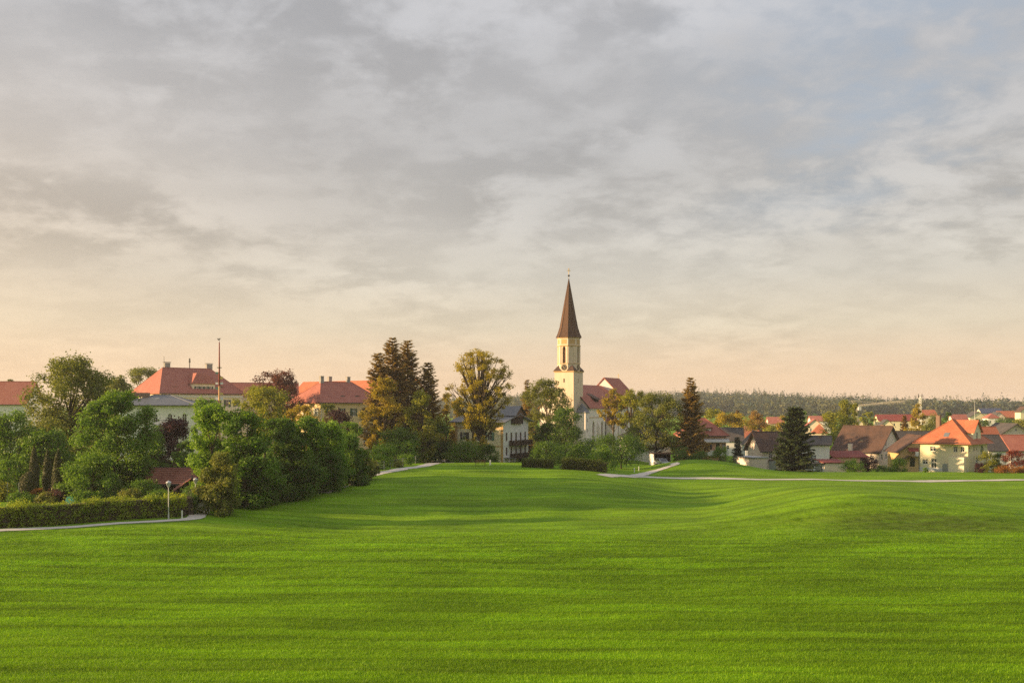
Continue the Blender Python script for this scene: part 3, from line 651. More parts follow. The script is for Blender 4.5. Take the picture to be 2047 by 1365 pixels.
for x in (7.2, 11.4):                                 # eyebrow dormers
    mb = MB(); n = 9; V = []
    for i in range(n):
        a = -1 + 2 * i / (n - 1); V.append((x + a * 1.6, 1.55, 12.42 + .9 * (1 - a * a) ** 1.3 + .08))
    V2 = [(p[0], 4.1, 14.05) for p in V]; V3 = [(p[0], 1.6, 12.3) for p in V]
    mb.add(V + V2, [(i, i + 1, n + i + 1, n + i) for i in range(n - 1)]); q = mb.build('eyebrow_dormer', 'roof_red', r4)
    MB().add([(p[0], p[1] + .08, p[2] - .05) for p in V] + V3, [(i + 1, i, n + i, n + i + 1) for i in range(n - 1)]).build('dormer_opening', 'glass', r4)
for x, y in ((4.6, 7.2), (12.6, 7.6), (8.3, 9.4)): chimney(r4, x, y, 15, 18.1, .9, .8, 'stone_grey')
downpipe(h4, .1, -.1, 0, 11.2, 'metal_pale')
house('hotel_wing', 'long hotel wing with a sunlit orange roof behind the cream guest house', (575, 305), (800, 276), 13, 1., 13.6, 19.0, 'gx', .5, 'plaster_cream', 'roof_orange', {'f': row(.05, .95, 10, 8.5, 1, 1.8)}, 'hotel')
house('link_wing', 'low connecting wing with a rose roof between grand hotel and copper beech', (455, 292), (12, 20), 10, 1., 14.8, 18.5, 'gx', .4, 'plaster_cream', 'roof_red', {'f': row(.1, .9, 6, 10, 1, 1.8)}, 'hotel')
# maypole
mx_, my_ = PX(438.5, 225), 225; mg = Hs(mx_, my_); MT = ZP(684, 225)
mp = thing('maypole', 'tall ornamented maypole rising in front of the grand hotel roof', 'maypole', (mx_, my_, mg))
Hh = MT - mg
MB().tube([(0, 0, -.2), (0, 0, Hh * .62)], [.30, .22], 8).build('pole', 'maypole_wood', mp, True)
MB().tube([(0, 0, Hh * .62), (0, 0, Hh)], [.22, .12], 8).build('upper_pole', 'maypole_red', mp, True)
for i, zf in enumerate((.50, .545, .59, .635, .68, .725)):
    for s in (-1, 1):
        if (i + s) % 3 == 0: continue
        MB().box(.18 if s > 0 else -.85, .85 if s > 0 else -.18, -.05, .05, Hh * zf, Hh * zf + .55 - .1 * (i % 2)).build('emblem_board', ('trim_white', 'gold', 'shutter_teal')[i % 3], mp)
mb = MB(); n = 14; mb.tube([(.45 * math.cos(2 * math.pi * i / n), .45 * math.sin(2 * math.pi * i / n), Hh * .78) for i in range(n + 1)], .1, 5); mb.build('wreath', 'leaf_green', mp)
mb = MB(); mb.tube([(0, 0, Hh), (0, 0, Hh + .6)], .04, 5); mb.box(-.3, .05, -.03, .03, Hh + .45, Hh + .75); mb.box(.05, .22, -.03, .03, Hh + .6, Hh + .95); mb.box(-.42, -.28, -.03, .03, Hh + .6, Hh + .9); mb.build('weathercock', 'metal_dark', mp)

# garden shed with a porch: roofs laid in stepped tile courses
def tiled_slope(name, parent, P0, P1, Q1, Q0, n, m, t=.05):
    """stepped courses from eave edge P0-P1 up to ridge edge Q0-Q1, every course its own child"""
    P0, P1, Q0, Q1 = map(Vector, (P0, P1, Q0, Q1)); nr = (P1 - P0).cross(Q0 - P0).normalized()
    for i in range(n):
        a, b = i / n, (i + 1.12) / n if i < n - 1 else 1.
        c = [P0.lerp(Q0, a), P1.lerp(Q1, a), P1.lerp(Q1, b), P0.lerp(Q0, b)]
        V = [c[0], c[1], c[2], c[3], c[0] + nr * t * 1.8, c[1] + nr * t * 1.8, c[2] + nr * t * .5, c[3] + nr * t * .5]
        meshobj('tile_course', V, [(4, 5, 6, 7), (0, 1, 5, 4), (1, 2, 6, 5), (3, 0, 4, 7)], m, parent)
sh, sr, SL, st_ = house('garden_shed', 'dark timber garden shed under a long red tiled gable roof', (294, 124), (6, 5.6), 5, .0, 1.9, 3.55, 'gx', .35, 'dark_wood', 'dark_wood', {}, 'shed', thick=.1)
k = (3.55 - 1.9) / 2.5; tiled_slope('t', sr, (-.36, -.37, 1.9 - .37 * k + .13), (SL + .36, -.37, 1.9 - .37 * k + .13), (SL + .36, 2.5, 3.55 + .14), (-.36, 2.5, 3.55 + .14), 9, 'roof_shed')
tiled_slope('t', sr, (SL + .36, 5.37, 1.9 - .37 * k + .13), (-.36, 5.37, 1.9 - .37 * k + .13), (-.36, 2.5, 3.55 + .13), (SL + .36, 2.5, 3.55 + .13), 9, 'roof_shed')
ph, pr, PL, pt = house('garden_porch', 'small open porch with a sloping red tiled gable in front of the shed', (352, 118.5), (18, 3.6), 3.6, .0, 1.45, 2.75, 'gy', .3, 'dark_wood', 'dark_wood', {'f': [dict(u=.5, z=.15, w=2.6, h=1.5, style='slit', gm='metal_dark', fm='dark_wood')]}, 'shed', thick=.08)
k = (2.75 - 1.45) / 1.8
tiled_slope('t', pr, (PL + .31, -.31, 1.45 - .31 * k + .11), (PL + .31, 3.9, 1.45 - .31 * k + .11), (PL / 2, 3.9, 2.86), (PL / 2, -.31, 2.86), 6, 'roof_shed')
tiled_slope('t', pr, (-.31, 3.9, 1.45 - .31 * k + .11), (-.31, -.31, 1.45 - .31 * k + .11), (PL / 2, -.31, 2.86), (PL / 2, 3.9, 2.86), 6, 'roof_shed')

# ------------------------------------------------------------------ the villa
vb = Hs(PX(1006, 203), 203) - .2
h7, r7, L7, t7 = house('villa', 'cream and white villa with dark wooden balconies behind the ivy-clad tree', None, (1006, 203, -26, 11.2), 12, vb, 8.45, 9.9, 'gx', 1.0, 'plaster_cream', 'zinc',
    {'f': [dict(u=.72, z=WZ(881, 203, vb), w=1.05, h=1.75, style='rect', shut='shutter_teal'), dict(u=.2, z=WZ(881, 205, vb), w=1.0, h=1.75, style='rect', shut='shutter_dark'), dict(u=.45, z=WZ(881, 205, vb), w=1.0, h=1.75, style='rect', shut='shutter_dark'), dict(u=.72, z=WZ(908, 203, vb), w=1.0, h=1.6, style='rect')],
     'r': row(.13, .88, 5, WZ(880.5, 207, vb), .8, 1.7, shut=None, fm='wood_brown') + row(.13, .88, 5, WZ(909, 207, vb), .8, 1.7, fm='wood_brown')}, 'house', thick=.2)
e7 = 8.45 - vb
vw = [o for o in h7.children if o.name.startswith('wall')][0].data; vw.materials.append(mat('plaster_white'))
for p in vw.polygons:
    if p.center.x > L7 - .3: p.material_index = 1          # the balcony side is painted white
for z in (WZ(893, 204, vb), WZ(862, 204, vb) + .5): part_box('cornice_band', h7, 'trim_ochre', -.03, L7 + .0, -.05, -.003, z, z + .22)
for x in (0, L7 - .55): part_box('corner_pilaster', h7, 'trim_ochre', x, x + .55, -.04, -.002, 0, e7 - .9)
part_box('white_side_wall', h7, 'plaster_white', L7 + .004, L7 + .03, .02, 12., -.4, WZ(909, 207, vb) - .15)
for i, z in enumerate((WZ(889.5, 206, vb), WZ(915.5, 206, vb))):
    mb = MB(); y0 = 2.6 if i == 0 else 3.0; mb.box(L7 + .03, L7 + 1.25, y0, 11.7, z - .12, z)
    mb.box(L7 + 1.18, L7 + 1.25, y0, 11.7, z + .9, z + 1.0); b_ = mb.build('balcony', 'dark_wood', h7)
    n = int((11.7 - y0) / .2)
    mb = MB()
    for j in range(n): mb.box(L7 + 1.19, L7 + 1.23, y0 + .2 * j + .02, y0 + .2 * j + .17, z, z + .9)
    mb.build('balustrade', 'dark_wood', b_)
    MB().box(L7 + .05, L7 + 1.2, y0, y0 + .06, z, z + .95).build('side_rail', 'dark_wood', b_)
for y in (3., 7.3, 11.5): MB().box(L7 + 1.12, L7 + 1.24, y - .06, y + .06, -.3, WZ(915.5, 206, vb) - .12).build('balcony_post', 'trim_white', h7)
mb = MB(); mb.box(L7 + .03, L7 + .5, 3.6, 8.4, e7 - .5, e7 + .9); mb.build('gable_loggia', 'dark_wood', h7)
mb = MB(); mb.add([(L7 - 3.2, 3.2, e7 + 1.2), (L7 + 1.3, 3.2, e7 + 1.2), (L7 + 1.3, 6, e7 + 3.25), (L7 - 3.2, 6, e7 + 3.25), (L7 + 1.3, 8.8, e7 + 1.2), (L7 - 3.2, 8.8, e7 + 1.2)], [(0, 1, 2, 3), (3, 2, 4, 5)]); mb.build('raised_roof', 'zinc', r7)
mb = MB(); mb.add([(L7 + .9, 3.6, e7 + .9), (L7 + .9, 8.4, e7 + .9), (L7 + .9, 8.4, e7 + 1.45), (L7 + .9, 6, e7 + 3.0), (L7 + .9, 3.6, e7 + 1.45)], [(0, 1, 2, 3, 4)]); mb.build('raised_gable', 'wood_brown', r7)
chimney(r7, 4, 6.4, e7 + 1.6, e7 + 3.2, .8, .7, 'plaster_pink')
mb = MB(); mb.box(L7 + .05, L7 + 1.9, .3, 2.4, 1.1, 1.2); mb.build('porch_roof', 'zinc', h7)

# ------------------------------------------------------------------ the church
CD = 262; ch = thing('church', 'cream gothic church with a tall brown spire and red tiled nave', 'church', (PX(1137, CD), CD, -.5), R(60))
TB, TE = 0., ZP(742, CD) + .5; OE = ZP(675, CD) + .5; ST = ZP(557, CD) + .5; s = 2.78
def tower():
    mb = MB(); faces = [((-s, -s), (1, 0), (0, 1), 0.), ((s, -s), (0, 1), (-1, 0), math.pi / 2), ((s, s), (-1, 0), (0, -1), math.pi), ((-s, s), (0, -1), (1, 0), -math.pi / 2)]
    slits = [(s, TE - 3.0), (s, TE - 11.), (s, TE - 14)]
    for O, U, Nn, a in faces:
        hs = [[(u + p[0], z + p[1]) for p in outline(.42, 1.0, 'slit')] for u, z in slits]
        wall_panel(mb, (*O, 0), (*U, 0), (*Nn, 0), [(0, -2), (2 * s, -2), (2 * s, TE), (0, TE)], hs, .4)
        for u, z in slits:
            l = Vector((*O, 0)) + Vector((*U, 0)) * u + Vector((*Nn, 0)) * .3 + Vector((0, 0, z)); add_window(ch, l, a, .42, 1.0, 'slit', 'stone_grey', 'metal_dark')
    mb.build('tower_shaft', 'tower_plaster', ch)
    # octagonal belfry
    ap = s * .99; sd = ap * 2 * math.tan(math.pi / 8); mb = MB()
    z1 = OE - 2.35
    for i in range(8):
        a = i * math.pi / 4; n_out = Vector((math.sin(a), -math.cos(a), 0)); U = Vector((math.cos(a), math.sin(a), 0)); O = n_out * ap - U * sd / 2
        tall = (sd * .40, 4.6); z0 = TE + 2.0
        hole = [(sd / 2 + p[0], z0 + p[1]) for p in outline(*tall, 'point')]
        up = [[(sd / 2 + p[0], z1 + .55 + p[1]) for p in outline(sd * .62, 1.35, 'rect')]]
        dp = .35 if i % 2 == 0 else .14
        wall_panel(mb, O, U, -n_out, [(0, TE - .2), (sd, TE - .2), (sd, OE), (0, OE)], [hole], dp)
        if i % 2 == 0:
            l = n_out * (ap - .3) + Vector((0, 0, z0)); w_ = add_window(ch, l, a, *tall, 'niche', 'trim_ochre', 'dark_wood')
            for j in range(9): MB().add([(-tall[0] * .45, -.02, .35 + j * .36), (tall[0] * .45, -.02, .35 + j * .36), (tall[0] * .45, .05, .55 + j * .36), (-tall[0] * .45, .05, .55 + j * .36)], [(0, 1, 2, 3)]).build('louvre', 'wood_brown', w_)
            # clock on its little gable
            cz = TE + .95; c = MB(); n = 20; rr = .80
            rot = Matrix.Rotation(a, 4, 'Z')
            P = [rot @ Vector((rr * math.cos(2 * math.pi * k / n), -ap - .08, cz + rr * math.sin(2 * math.pi * k / n))) for k in range(n)]
            c.add(P + [p + n_out * -.1 for p in P], [tuple(range(n))] + [(k, n + k, n + (k + 1) % n, (k + 1) % n) for k in range(n)]); cl = c.build('clock_face', 'clock_black', ch)
            g = MB()
            for k in range(12):
                an = 2 * math.pi * k / 12; g.add([rot @ Vector((q * math.cos(an + e), -ap - .1, cz + q * math.sin(an + e))) for q, e in ((.6, -.07), (.75, -.06), (.75, .06), (.6, .07))], [(0, 1, 2, 3)])
            g.build('hour_mark', 'gold', cl)
            for an, ln in ((2.3, .62), (-1.0, .45)):
                MB().add([rot @ Vector((q * math.cos(an) - e * math.sin(an), -ap - .12, cz + q * math.sin(an) + e * math.cos(an))) for q, e in ((-.1, -.05), (ln, -.03), (ln, .03), (-.1, .05))], [(0, 1, 2, 3)]).build('clock_hand', 'gold', cl)
        else:
            l = n_out * (ap - .13) + Vector((0, 0, z0)); MB().add([Vector((p[0], 0, p[1])) for p in outline(*tall, 'point')], [tuple(range(9))]).build('blind_arch', 'tower_plaster', ch).matrix_local = Matrix.Translation(l) @ Matrix.Rotation(a, 4, 'Z')
        for zz, hh, pr_ in ((z1, .22, .16), (TE + 1.85, .14, .10), (OE - .25, .25, .18)):
            ap2 = ap + pr_; sd2 = ap2 * 2 * math.tan(math.pi / 8)
            q = [n_out * ap2 - U * sd2 / 2, n_out * ap2 + U * sd2 / 2, n_out * (ap - .0) + U * sd / 2, n_out * (ap - .0) - U * sd / 2]
            MB().extrude(q, (0, 0, zz), (0, 0, zz + hh)).build('cornice', 'trim_ochre', ch)
        # corner lesene
        v = n_out * ap + U * sd / 2; vd = v.normalized(); t_ = Vector((-vd.y, vd.x, 0))
        MB().extrude([v + vd * .07 - t_ * .2, v + vd * .07 + t_ * .2, v - vd * .1 + t_ * .22, v - vd * .1 - t_ * .22], (0, 0, TE + 2.0), (0, 0, z1)).build('lesene', 'tower_plaster', ch)
        MB().extrude([n_out * (ap + .03) - U * sd * .34, n_out * (ap + .03) + U * sd * .34, n_out * (ap - .02) + U * sd * .34, n_out * (ap - .02) - U * sd * .34], (0, 0, z1 + .55), (0, 0, OE - .55)).build('frieze_panel', 'trim_ochre', ch)
    mb.build('belfry', 'tower_plaster', ch)
    # small roofs at the four corners where square turns to octagon, and the shaft's cornice
    for sx in (-1, 1):
        for sy in (-1, 1):
            c = (sx * (s + .3), sy * (s + .3), TE); a_ = (sx * (s + .3), sy * s * .30, TE); b_ = (sx * s * .30, sy * (s + .3), TE); t_ = (sx * s * .62, sy * s * .62, TE + 1.9)
            MB().add([c, a_, b_, t_], [(0, 1, 3), (2, 0, 3), (1, 2, 3), (0, 2, 1)]).build('corner_roof', 'roof_brown', ch)
    for sx, sy, w_, d_ in ((0, -1, s + .2, .12), (0, 1, s + .2, .12), (-1, 0, .12, s - .0), (1, 0, .12, s - .0)):
        cx, cy = sx * (s + .08), sy * (s + .08); MB().box(cx - w_, cx + w_, cy - d_, cy + d_, TE - .3, TE - .02).build('eave_cornice', 'trim_ochre', ch)
    # spire: flared octagon
    prof = [(3.35, OE - .05), (2.85, OE + 1.1), (2.35, OE + 2.7), (1.95, OE + 4.8), (.06, ST)]
    V = []; Fs = []
    for r_, z_ in prof:
        for j in range(8): a = j * math.pi / 4 + math.pi / 8; V.append((r_ * math.cos(a), r_ * math.sin(a), z_))
    for i in range(len(prof) - 1):
        for j in range(8): Fs.append((i * 8 + j, i * 8 + (j + 1) % 8, i * 8 + 8 + (j + 1) % 8, i * 8 + 8 + j))
    Fs.append(tuple(range(8))[::-1]); sp = meshobj('spire', V, Fs, 'spire', ch)
    for j in range(8):
        a = j * math.pi / 4 + math.pi / 8; MB().tube([(r_ * 1.005 * math.cos(a), r_ * 1.005 * math.sin(a), z_) for r_, z_ in prof], [.09, .08, .08, .08, .03], 5).build('hip_ridge', 'spire', sp)
    fb = MB(); fb.tube([(0, 0, ST - .3), (0, 0, ST + 1.1)], .05, 6); fb.build('finial_rod', 'gold', sp)
    MB().lathe([(.02, ST + .45), (.2, ST + .52), (.3, ST + .75), (.2, ST + .98), (.02, ST + 1.05)], 12).build('orb', 'metal_dark', sp, True)
    mb = MB(); mb.box(-.06, .06, -.06, .06, ST + 1.0, ST + 2.75); mb.box(-.06, .06, -.5, .5, ST + 1.95, ST + 2.1); mb.box(-.06, .06, -.32, .32, ST + 2.35, ST + 2.47); mb.build('cross', 'gold', sp).rotation_euler = (0, 0, R(60))
tower()
def nave():
    # local X runs away along the nave, local -Y is the flank seen from the meadow
    E = ZP(815, 264) + .5; RD = ZP(768, 262) + .5; KN = ZP(793, 263) + .5
    x0, x1 = 1.6, 27.; yr, yk, ye = 2.9, -2.6, -5.0      # ridge, knick, eave
    def rz(y): return RD + (yr - y) * (KN - RD) / (yr - yk) if y > yk else KN + (yk - y) * (E - KN) / (yk - ye)
    wins = [(4.6, 2.2), (10.0, 2.2), (20.5, 2.2)]
    mb = MB(); hs = [[(x - x0 + p[0], z + p[1]) for p in outline(1.25, 6.2, 'point')] for x, z in wins]
    wall_panel(mb, (x0, ye, 0), (1, 0, 0), (0, 1, 0), [(0, -2), (x1 - x0, -2), (x1 - x0, E), (0, E)], hs, .5)
    wall_panel(mb, (x0, 9.5, 0), (0, -1, 0), (1, 0, 0), [(0, -2), (9.5 - ye, -2), (9.5 - ye, E), (9.5 - yk, KN - .15), (9.5 - yr, RD - .15), (0, E)], [])
    wall_panel(mb, (x1, ye, 0), (0, 1, 0), (-1, 0, 0), [(0, -2), (9.5 - ye, -2), (9.5 - ye, E), (yr - ye, RD - .15), (0, E)], [])
    mb.build('nave_wall', 'church_plaster', ch)
    for x, z in wins: add_window(ch, (x, ye + .38, z), 0, 1.25, 6.2, 'point', 'trim_ochre', 'glass_sky')
    o = .45; t = .2; kk = (E - KN) / (yk - ye)
    pr = [(ye - o, rz(ye) - o * .55), (yk, KN), (yr, RD), (9.5 + o, E - .3), (9.5 + o, E - .3 + t), (yr, RD + t), (yk, KN + t), (ye - o, rz(ye) - o * .55 + t)]
    rb = MB(); rb.extrude([(0, a, b) for a, b in pr], (x0 - .3, 0, 0), (x1 + .3, 0, 0)); ro = rb.build('nave_roof', 'roof_red', ch)
    MB().extrude([(0, a, b + .012) for a, b in [(ye - o - .02, rz(ye) - o * .55 - .12), (yk, KN - .1), (yr, RD - .1), (yr, RD + t + .05), (yk, KN + t + .05), (ye - o - .02, rz(ye) - o * .55 + t + .05)]], (x0 - .42, 0, 0), (x0 - .3, 0, 0)).build('verge', 'dark_wood', ro)
    for xx in (8.9,):                                    # shed dormer with a dark cheek
        mb = MB(); mb.add([(xx - 1.3, ye + 1.0, E + .9), (xx + 1.1, ye + 1.0, E + .9), (xx + 1.1, ye + 1.0, E + 2.2), (xx - 1.3, ye + 1.0, E + 2.2), (xx - 1.3, yk + .6, KN + .5), (xx + 1.1, yk + .6, KN + .5)], [(0, 1, 2, 3), (0, 3, 4), (1, 5, 2)]); mb.build('dormer_cheek', 'dark_wood', ro)
        mb = MB(); mb.extrude([(0, ye + .6, E + 2.2), (0, yk + 1.0, KN + .75), (0, yk + 1.0, KN + .9), (0, ye + .6, E + 2.36)], (xx - 1.6, 0, 0), (xx + 1.4, 0, 0)); mb.build('dormer_roof', 'roof_brown', ro)
    # string course
    part_box('string_course', ch, 'trim_ochre', x0, x1, ye - .07, ye - .003, E - 2.6, E - 2.45)
    part_box('eave_cornice', ch, 'trim_white', x0, x1, ye - .2, ye - .003, E - .55, E - .28)
    for x in (7.3, 18.4, 23.2):                      # buttresses
        MB().extrude([(0, ye - .004, -1.5), (0, ye - .75, -1.5), (0, ye - .7, E - 5), (0, ye - .004, E - 3.6)], (x - .3, 0, 0), (x + .3, 0, 0)).build('buttress', 'church_plaster', ch)
    MB().tube([(12.0, ye - .12, E - .3), (12.0, ye - .12, -1)], .09, 6).build('downpipe', 'metal_dark', ch)
    # stair turret at the tower side
    tx, ty = .1, -4.2
    mb = MB(); hs = [[(1.1 + p[0], z + p[1]) for p in outline(.5, .95, 'slit')] for z in (2.2, 5.4, 8.0)]
    wall_panel(mb, (tx - 1.2, ty - 1.2, 0), (1, 0, 0), (0, 1, 0), [(0, -2), (2.2, -2), (2.2, E - 1.3), (0, E - 1.3)], hs, .3)
    wall_panel(mb, (tx - 1.2, ty + 1.6, 0), (0, -1, 0), (1, 0, 0), [(0, -2), (2.8, -2), (2.8, E - 1.3), (0, E - 1.3)], [])
    wall_panel(mb, (tx + 1.0, ty - 1.2, 0), (0, 1, 0), (-1, 0, 0), [(0, -2), (2.8, -2), (2.8, E - 1.3), (0, E - 1.3)], [])
    mb.build('stair_turret', 'church_plaster', ch)
    for z in (2.2, 5.4, 8.0): add_window(ch, (tx - .1, ty - 1.0, z), 0, .5, .95, 'slit', 'stone_grey', 'metal_dark')
    e = E - 1.3; MB().add([(tx - 1.4, ty - 1.4, e), (tx + 1.2, ty - 1.4, e), (tx + 1.2, ty + 1.7, e), (tx - 1.4, ty + 1.7, e), (tx - .1, ty + .4, e + 2.6)], [(3, 2, 1, 0), (0, 1, 4), (1, 2, 4), (2, 3, 4), (3, 0, 4)]).build('turret_roof', 'zinc', ch)
    # side chapel with a half-pyramid red roof
    a0, a1, b0 = 12.5, 16.3, ye - 1.7; e = ZP(845, 262) + .5
    mb = MB(); wall_panel(mb, (a0, b0, 0), (1, 0, 0), (0, 1, 0), [(0, -2), (a1 - a0, -2), (a1 - a0, e), (0, e)], []); wall_panel(mb, (a0, ye, 0), (0, -1, 0), (1, 0, 0), [(0, -2), (1.7, -2), (1.7, e), (0, e)], []); wall_panel(mb, (a1, b0, 0), (0, 1, 0), (-1, 0, 0), [(0, -2), (1.7, -2), (1.7, e), (0, e)], []); mb.build('side_chapel', 'church_plaster', ch)
    MB().add([(a0 - .3, b0 - .3, e), (a1 + .3, b0 - .3, e), (a1 + .3, ye - .005, e), (a0 - .3, ye - .005, e), ((a0 + a1) / 2, ye - .005, E - .6)], [(3, 2, 1, 0), (0, 1, 4), (1, 2, 4), (3, 0, 4)]).build('chapel_roof', 'roof_red', ch)
    # higher main nave behind
    n0, n1 = 26.0, 39; E2, R2 = E + 1.2, ZP(756, 285) + .5; ya, yb = -5.5, 9; ym = (ya + yb) / 2
    mb = MB(); wall_panel(mb, (n0, yb, 0), (0, -1, 0), (1, 0, 0), [(0, -2), (yb - ya, -2), (yb - ya, E2), ((yb - ya) / 2, R2), (0, E2)], []); hs = [[(x - n0 + p[0], 2.2 + p[1]) for p in outline(1.3, 6.4, 'point')] for x in (30., 35.)]
    wall_panel(mb, (n0, ya, 0), (1, 0, 0), (0, 1, 0), [(0, -2), (n1 - n0, -2), (n1 - n0, E2), (0, E2)], hs, .5); mb.build('main_nave_wall', 'church_plaster', ch)
    for x in (30., 35.): add_window(ch, (x, ya + .38, 2.2), 0, 1.3, 6.4, 'point', 'trim_ochre', 'glass_sky')
    k2 = (R2 - E2) / ((yb - ya) / 2); rb = MB(); rb.extrude([(0, ya - .5, E2 - .5 * k2), (0, ym, R2), (0, yb + .5, E2 - .5 * k2), (0, yb + .5, E2 - .5 * k2 + .22), (0, ym, R2 + .25), (0, ya - .5, E2 - .5 * k2 + .22)], (n0 - .3, 0, .02), (n1 - 2.5, 0, .02))
    rb.add([(n1 - 2.5, ya - .5, E2 - .5 * k2 + .24), (n1 - 2.5, ym, R2 + .27), (n1 - 2.5, yb + .5, E2 - .5 * k2 + .24), (n1 + 3.5, ym + 4, E2 - .5 * k2 + .24), (n1 + 3.5, ym - 4, E2 - .5 * k2 + .24)], [(0, 4, 1), (4, 3, 1), (3, 2, 1)]); rb.build('main_nave_roof', 'roof_red', ch)
    mb = MB(); mb.box(n1 - 3, n1 - 2.9, ym - .05, ym + .05, R2, R2 + 1.6); mb.box(n1 - 3, n1 - 2.9, ym - .4, ym + .4, R2 + 1.0, R2 + 1.1); mb.build('ridge_cross', 'gold', ch)
nave()

# ------------------------------------------------------------------ the town on the right
def win(u, z, w=1., h=1.3, **k): return dict(u=u, z=z, w=w, h=h, style=k.pop('style', 'rect'), **k)
h9, r9, L9, _ = house('white_house', 'white house with a grey hipped roof half hidden behind the broad leafy tree', (1252, 222), (3, 10), 9, -.3, 4.5, 7.1, 'hip', .6, 'plaster_white', 'roof_dark', {'f': [win(.3, 2.3, .9, 1.4, shut='shutter_green'), win(.75, 2.3, .9, 1.4, shut='shutter_green'), win(.15, .2), win(.75, .2)]})
# carport
cpx, cpy = PX(1330, 199), 199; cz = Hs(cpx, cpy)
cp = thing('carport', 'flat-roofed carport sheltering a silver car beside the white house', 'carport', (cpx, cpy, cz), R(4))
part_box('roof', cp, 'dark_wood', -2.3, 2.3, -.3, 5.4, 2.35, 2.55)
for x in (-2.1, 2.1):
    for y in (0, 5): part_box('post', cp, 'dark_wood', x - .07, x + .07, y - .07, y + .07, -.4, 2.35)
part_box('back_wall', cp, 'dark_wood', -2.1, 2.1, 5.08, 5.2, -.3, 2.33)
part_box('side_wall', cp, 'plaster_grey', -2.3, -2.18, .2, 5.0, -.4, 2.34)
def car(name, label, x, y, rz, m):
    z = Hs(x, y); c = thing(name, label, 'car', (x, y, z), rz)
    side = [(-2.1, .35), (2.05, .35), (2.12, .62), (1.95, .82), (1.1, .95), (.45, 1.42), (-1.15, 1.46), (-1.85, 1.0), (-2.15, .9)]
    V = []; n = len(side)
    for w, k in ((-.86, 0), (.86, 1)):
        for a, b in side: V.append((a, w * (1 if b < .96 else .82), b))
    meshobj('body', V, [tuple(range(n))[::-1], tuple(range(n, 2 * n))] + [(i, (i + 1) % n, n + (i + 1) % n, n + i) for i in range(n)], m, c)
    for w in (-1, 1): MB().add([(.85, w * .85, 1.0), (.38, w * .745, 1.36), (-1.1, w * .745, 1.39), (-1.6, w * .85, 1.02)], [(0, 1, 2, 3)]).build('side_window', 'glass', c)
    MB().add([(1.09, -.7, .985), (1.09, .7, .985), (.5, .62, 1.41), (.5, -.62, 1.41)], [(0, 1, 2, 3)]).build('windscreen', 'glass', c)
    MB().add([(-1.9, .62, 1.02), (-1.9, -.62, 1.02), (-1.22, -.6, 1.44), (-1.22, .6, 1.44)], [(0, 1, 2, 3)]).build('rear_window', 'glass', c)
    for a in (-1.3, 1.3):
        for w in (-.84, .84):
            wh = MB().tube([(a, w - .1, .32), (a, w + .1, .32)], .32, 14).build('wheel', 'rubber', c); MB().tube([(a, w - .11, .32), (a, w + .11, .32)], .18, 10).build('rim', 'metal_pale', wh)
    for w in (-.62, .62): MB().box(2.02, 2.11, w - .16, w + .16, .62, .78).build('headlight', 'lamp_glass', c); MB().box(-2.16, -2.1, w - .14, w + .14, .7, .86).build('tail_light', 'roof_maroon', c)
car('parked_car', 'silver car parked under the carport', PX(1322, 197.5), 197.5, R(-70), 'car_silver')
dcx, dcy = gp(832, 917); car('parked_car', 'dark car parked in the shade of the spruces behind the fence', dcx, dcy, R(170), 'car_black')

h10, r10, L10, _ = house('salmon_house', 'salmon house with a red hipped roof and white balcony beside the tall lone spruce', (1368, 215), (2, 9.1), 9, -2.2, 5.1, 9.0, 'hip', .6, 'plaster_salmon', 'roof_red', {'f': [win(.58, 4.4, 1.5, 1.6, fm='shutter_green'), win(.80, 4.5, .8, 1.4, fm='shutter_green'), win(.94, 4.6, .6, 1.2), win(.6, .9, 1.2, 1.6), win(.9, 1.1, .8, 1.3, shut='shutter_green')]}, inset=3.6)
mb = MB(); mb.box(4.2, 9.4, -1.3, -.02, 3.2, 3.4); mb.box(4.2, 9.4, -1.3, -1.2, 3.4, 4.3); mb.box(9.3, 9.4, -1.2, -.02, 3.4, 4.3); mb.build('balcony', 'trim_white', h10)
MB().add([(4.2, -.9, 6.35), (9.6, -.9, 6.35), (9.6, -.02, 6.9), (4.2, -.02, 6.9), (4.2, -.95, 6.1), (9.6, -.95, 6.1)], [(0, 1, 2, 3), (4, 5, 1, 0)]).build('awning', 'awning_white', h10)
dormer(h10, 4.2, 6.0, .8, 2.2, 7.6, 9.1, 9.8, 'plaster_white', 'roof_red', 1, .9, .95)
h11 = house('dark_roof_house', 'pale house with a long grey-brown roof behind the salmon house', (1425, 300), (-8, 9), 9, -2, 1.4, 5.0, 'gx', .4, 'plaster_white', 'roof_dark', {'f': row(.2, .8, 3, .8, .9, 1.2), 'r': [win(.5, 4.5, .7, .9)]})
h12 = house('grey_gable_house', 'grey-white gabled house with one small attic window beside the brown chalet', (1491, 262), (-6, 5.6), 8, -2.2, 1.9, 4.9, 'gy', .4, 'plaster_grey', 'roof_dark', {'f': [win(.54, 4.6, .75, .8, fm='shutter_dark'), win(.27, 1.9, .75, 1.1), win(.73, 1.9, .75, 1.1)]})
chimney(h12[1], 4.3, 4, 5, 7.6, .5, .5)
h13, r13, L13, _ = house('brown_chalet', 'chalet with a steep brown roof and shaded balcony behind the dark spruce', (1524, 222), (10, 6.6), 8, -2.2, 2.1, 5.6, 'gx', .8, 'plaster_pink', 'roof_brown', {'f': [win(.3, 2.2, .8, 1.2), win(.55, 2.2, .9, 1.4), win(.8, 2.2, .8, 1.2)]})
part_box('balcony', h13, 'dark_wood', 1.4, 6.4, -1.1, -.02, 1.2, 2.0)
h14, r14, L14, _ = house('garage', 'low pinkish flat-roofed garage below the grassy mound', (1505, 198), (22, 3.6), 6.5, -2.0, 1.25, 1.45, 'flat', .15, 'plaster_pink', 'metal_grey', {}, 'garage')
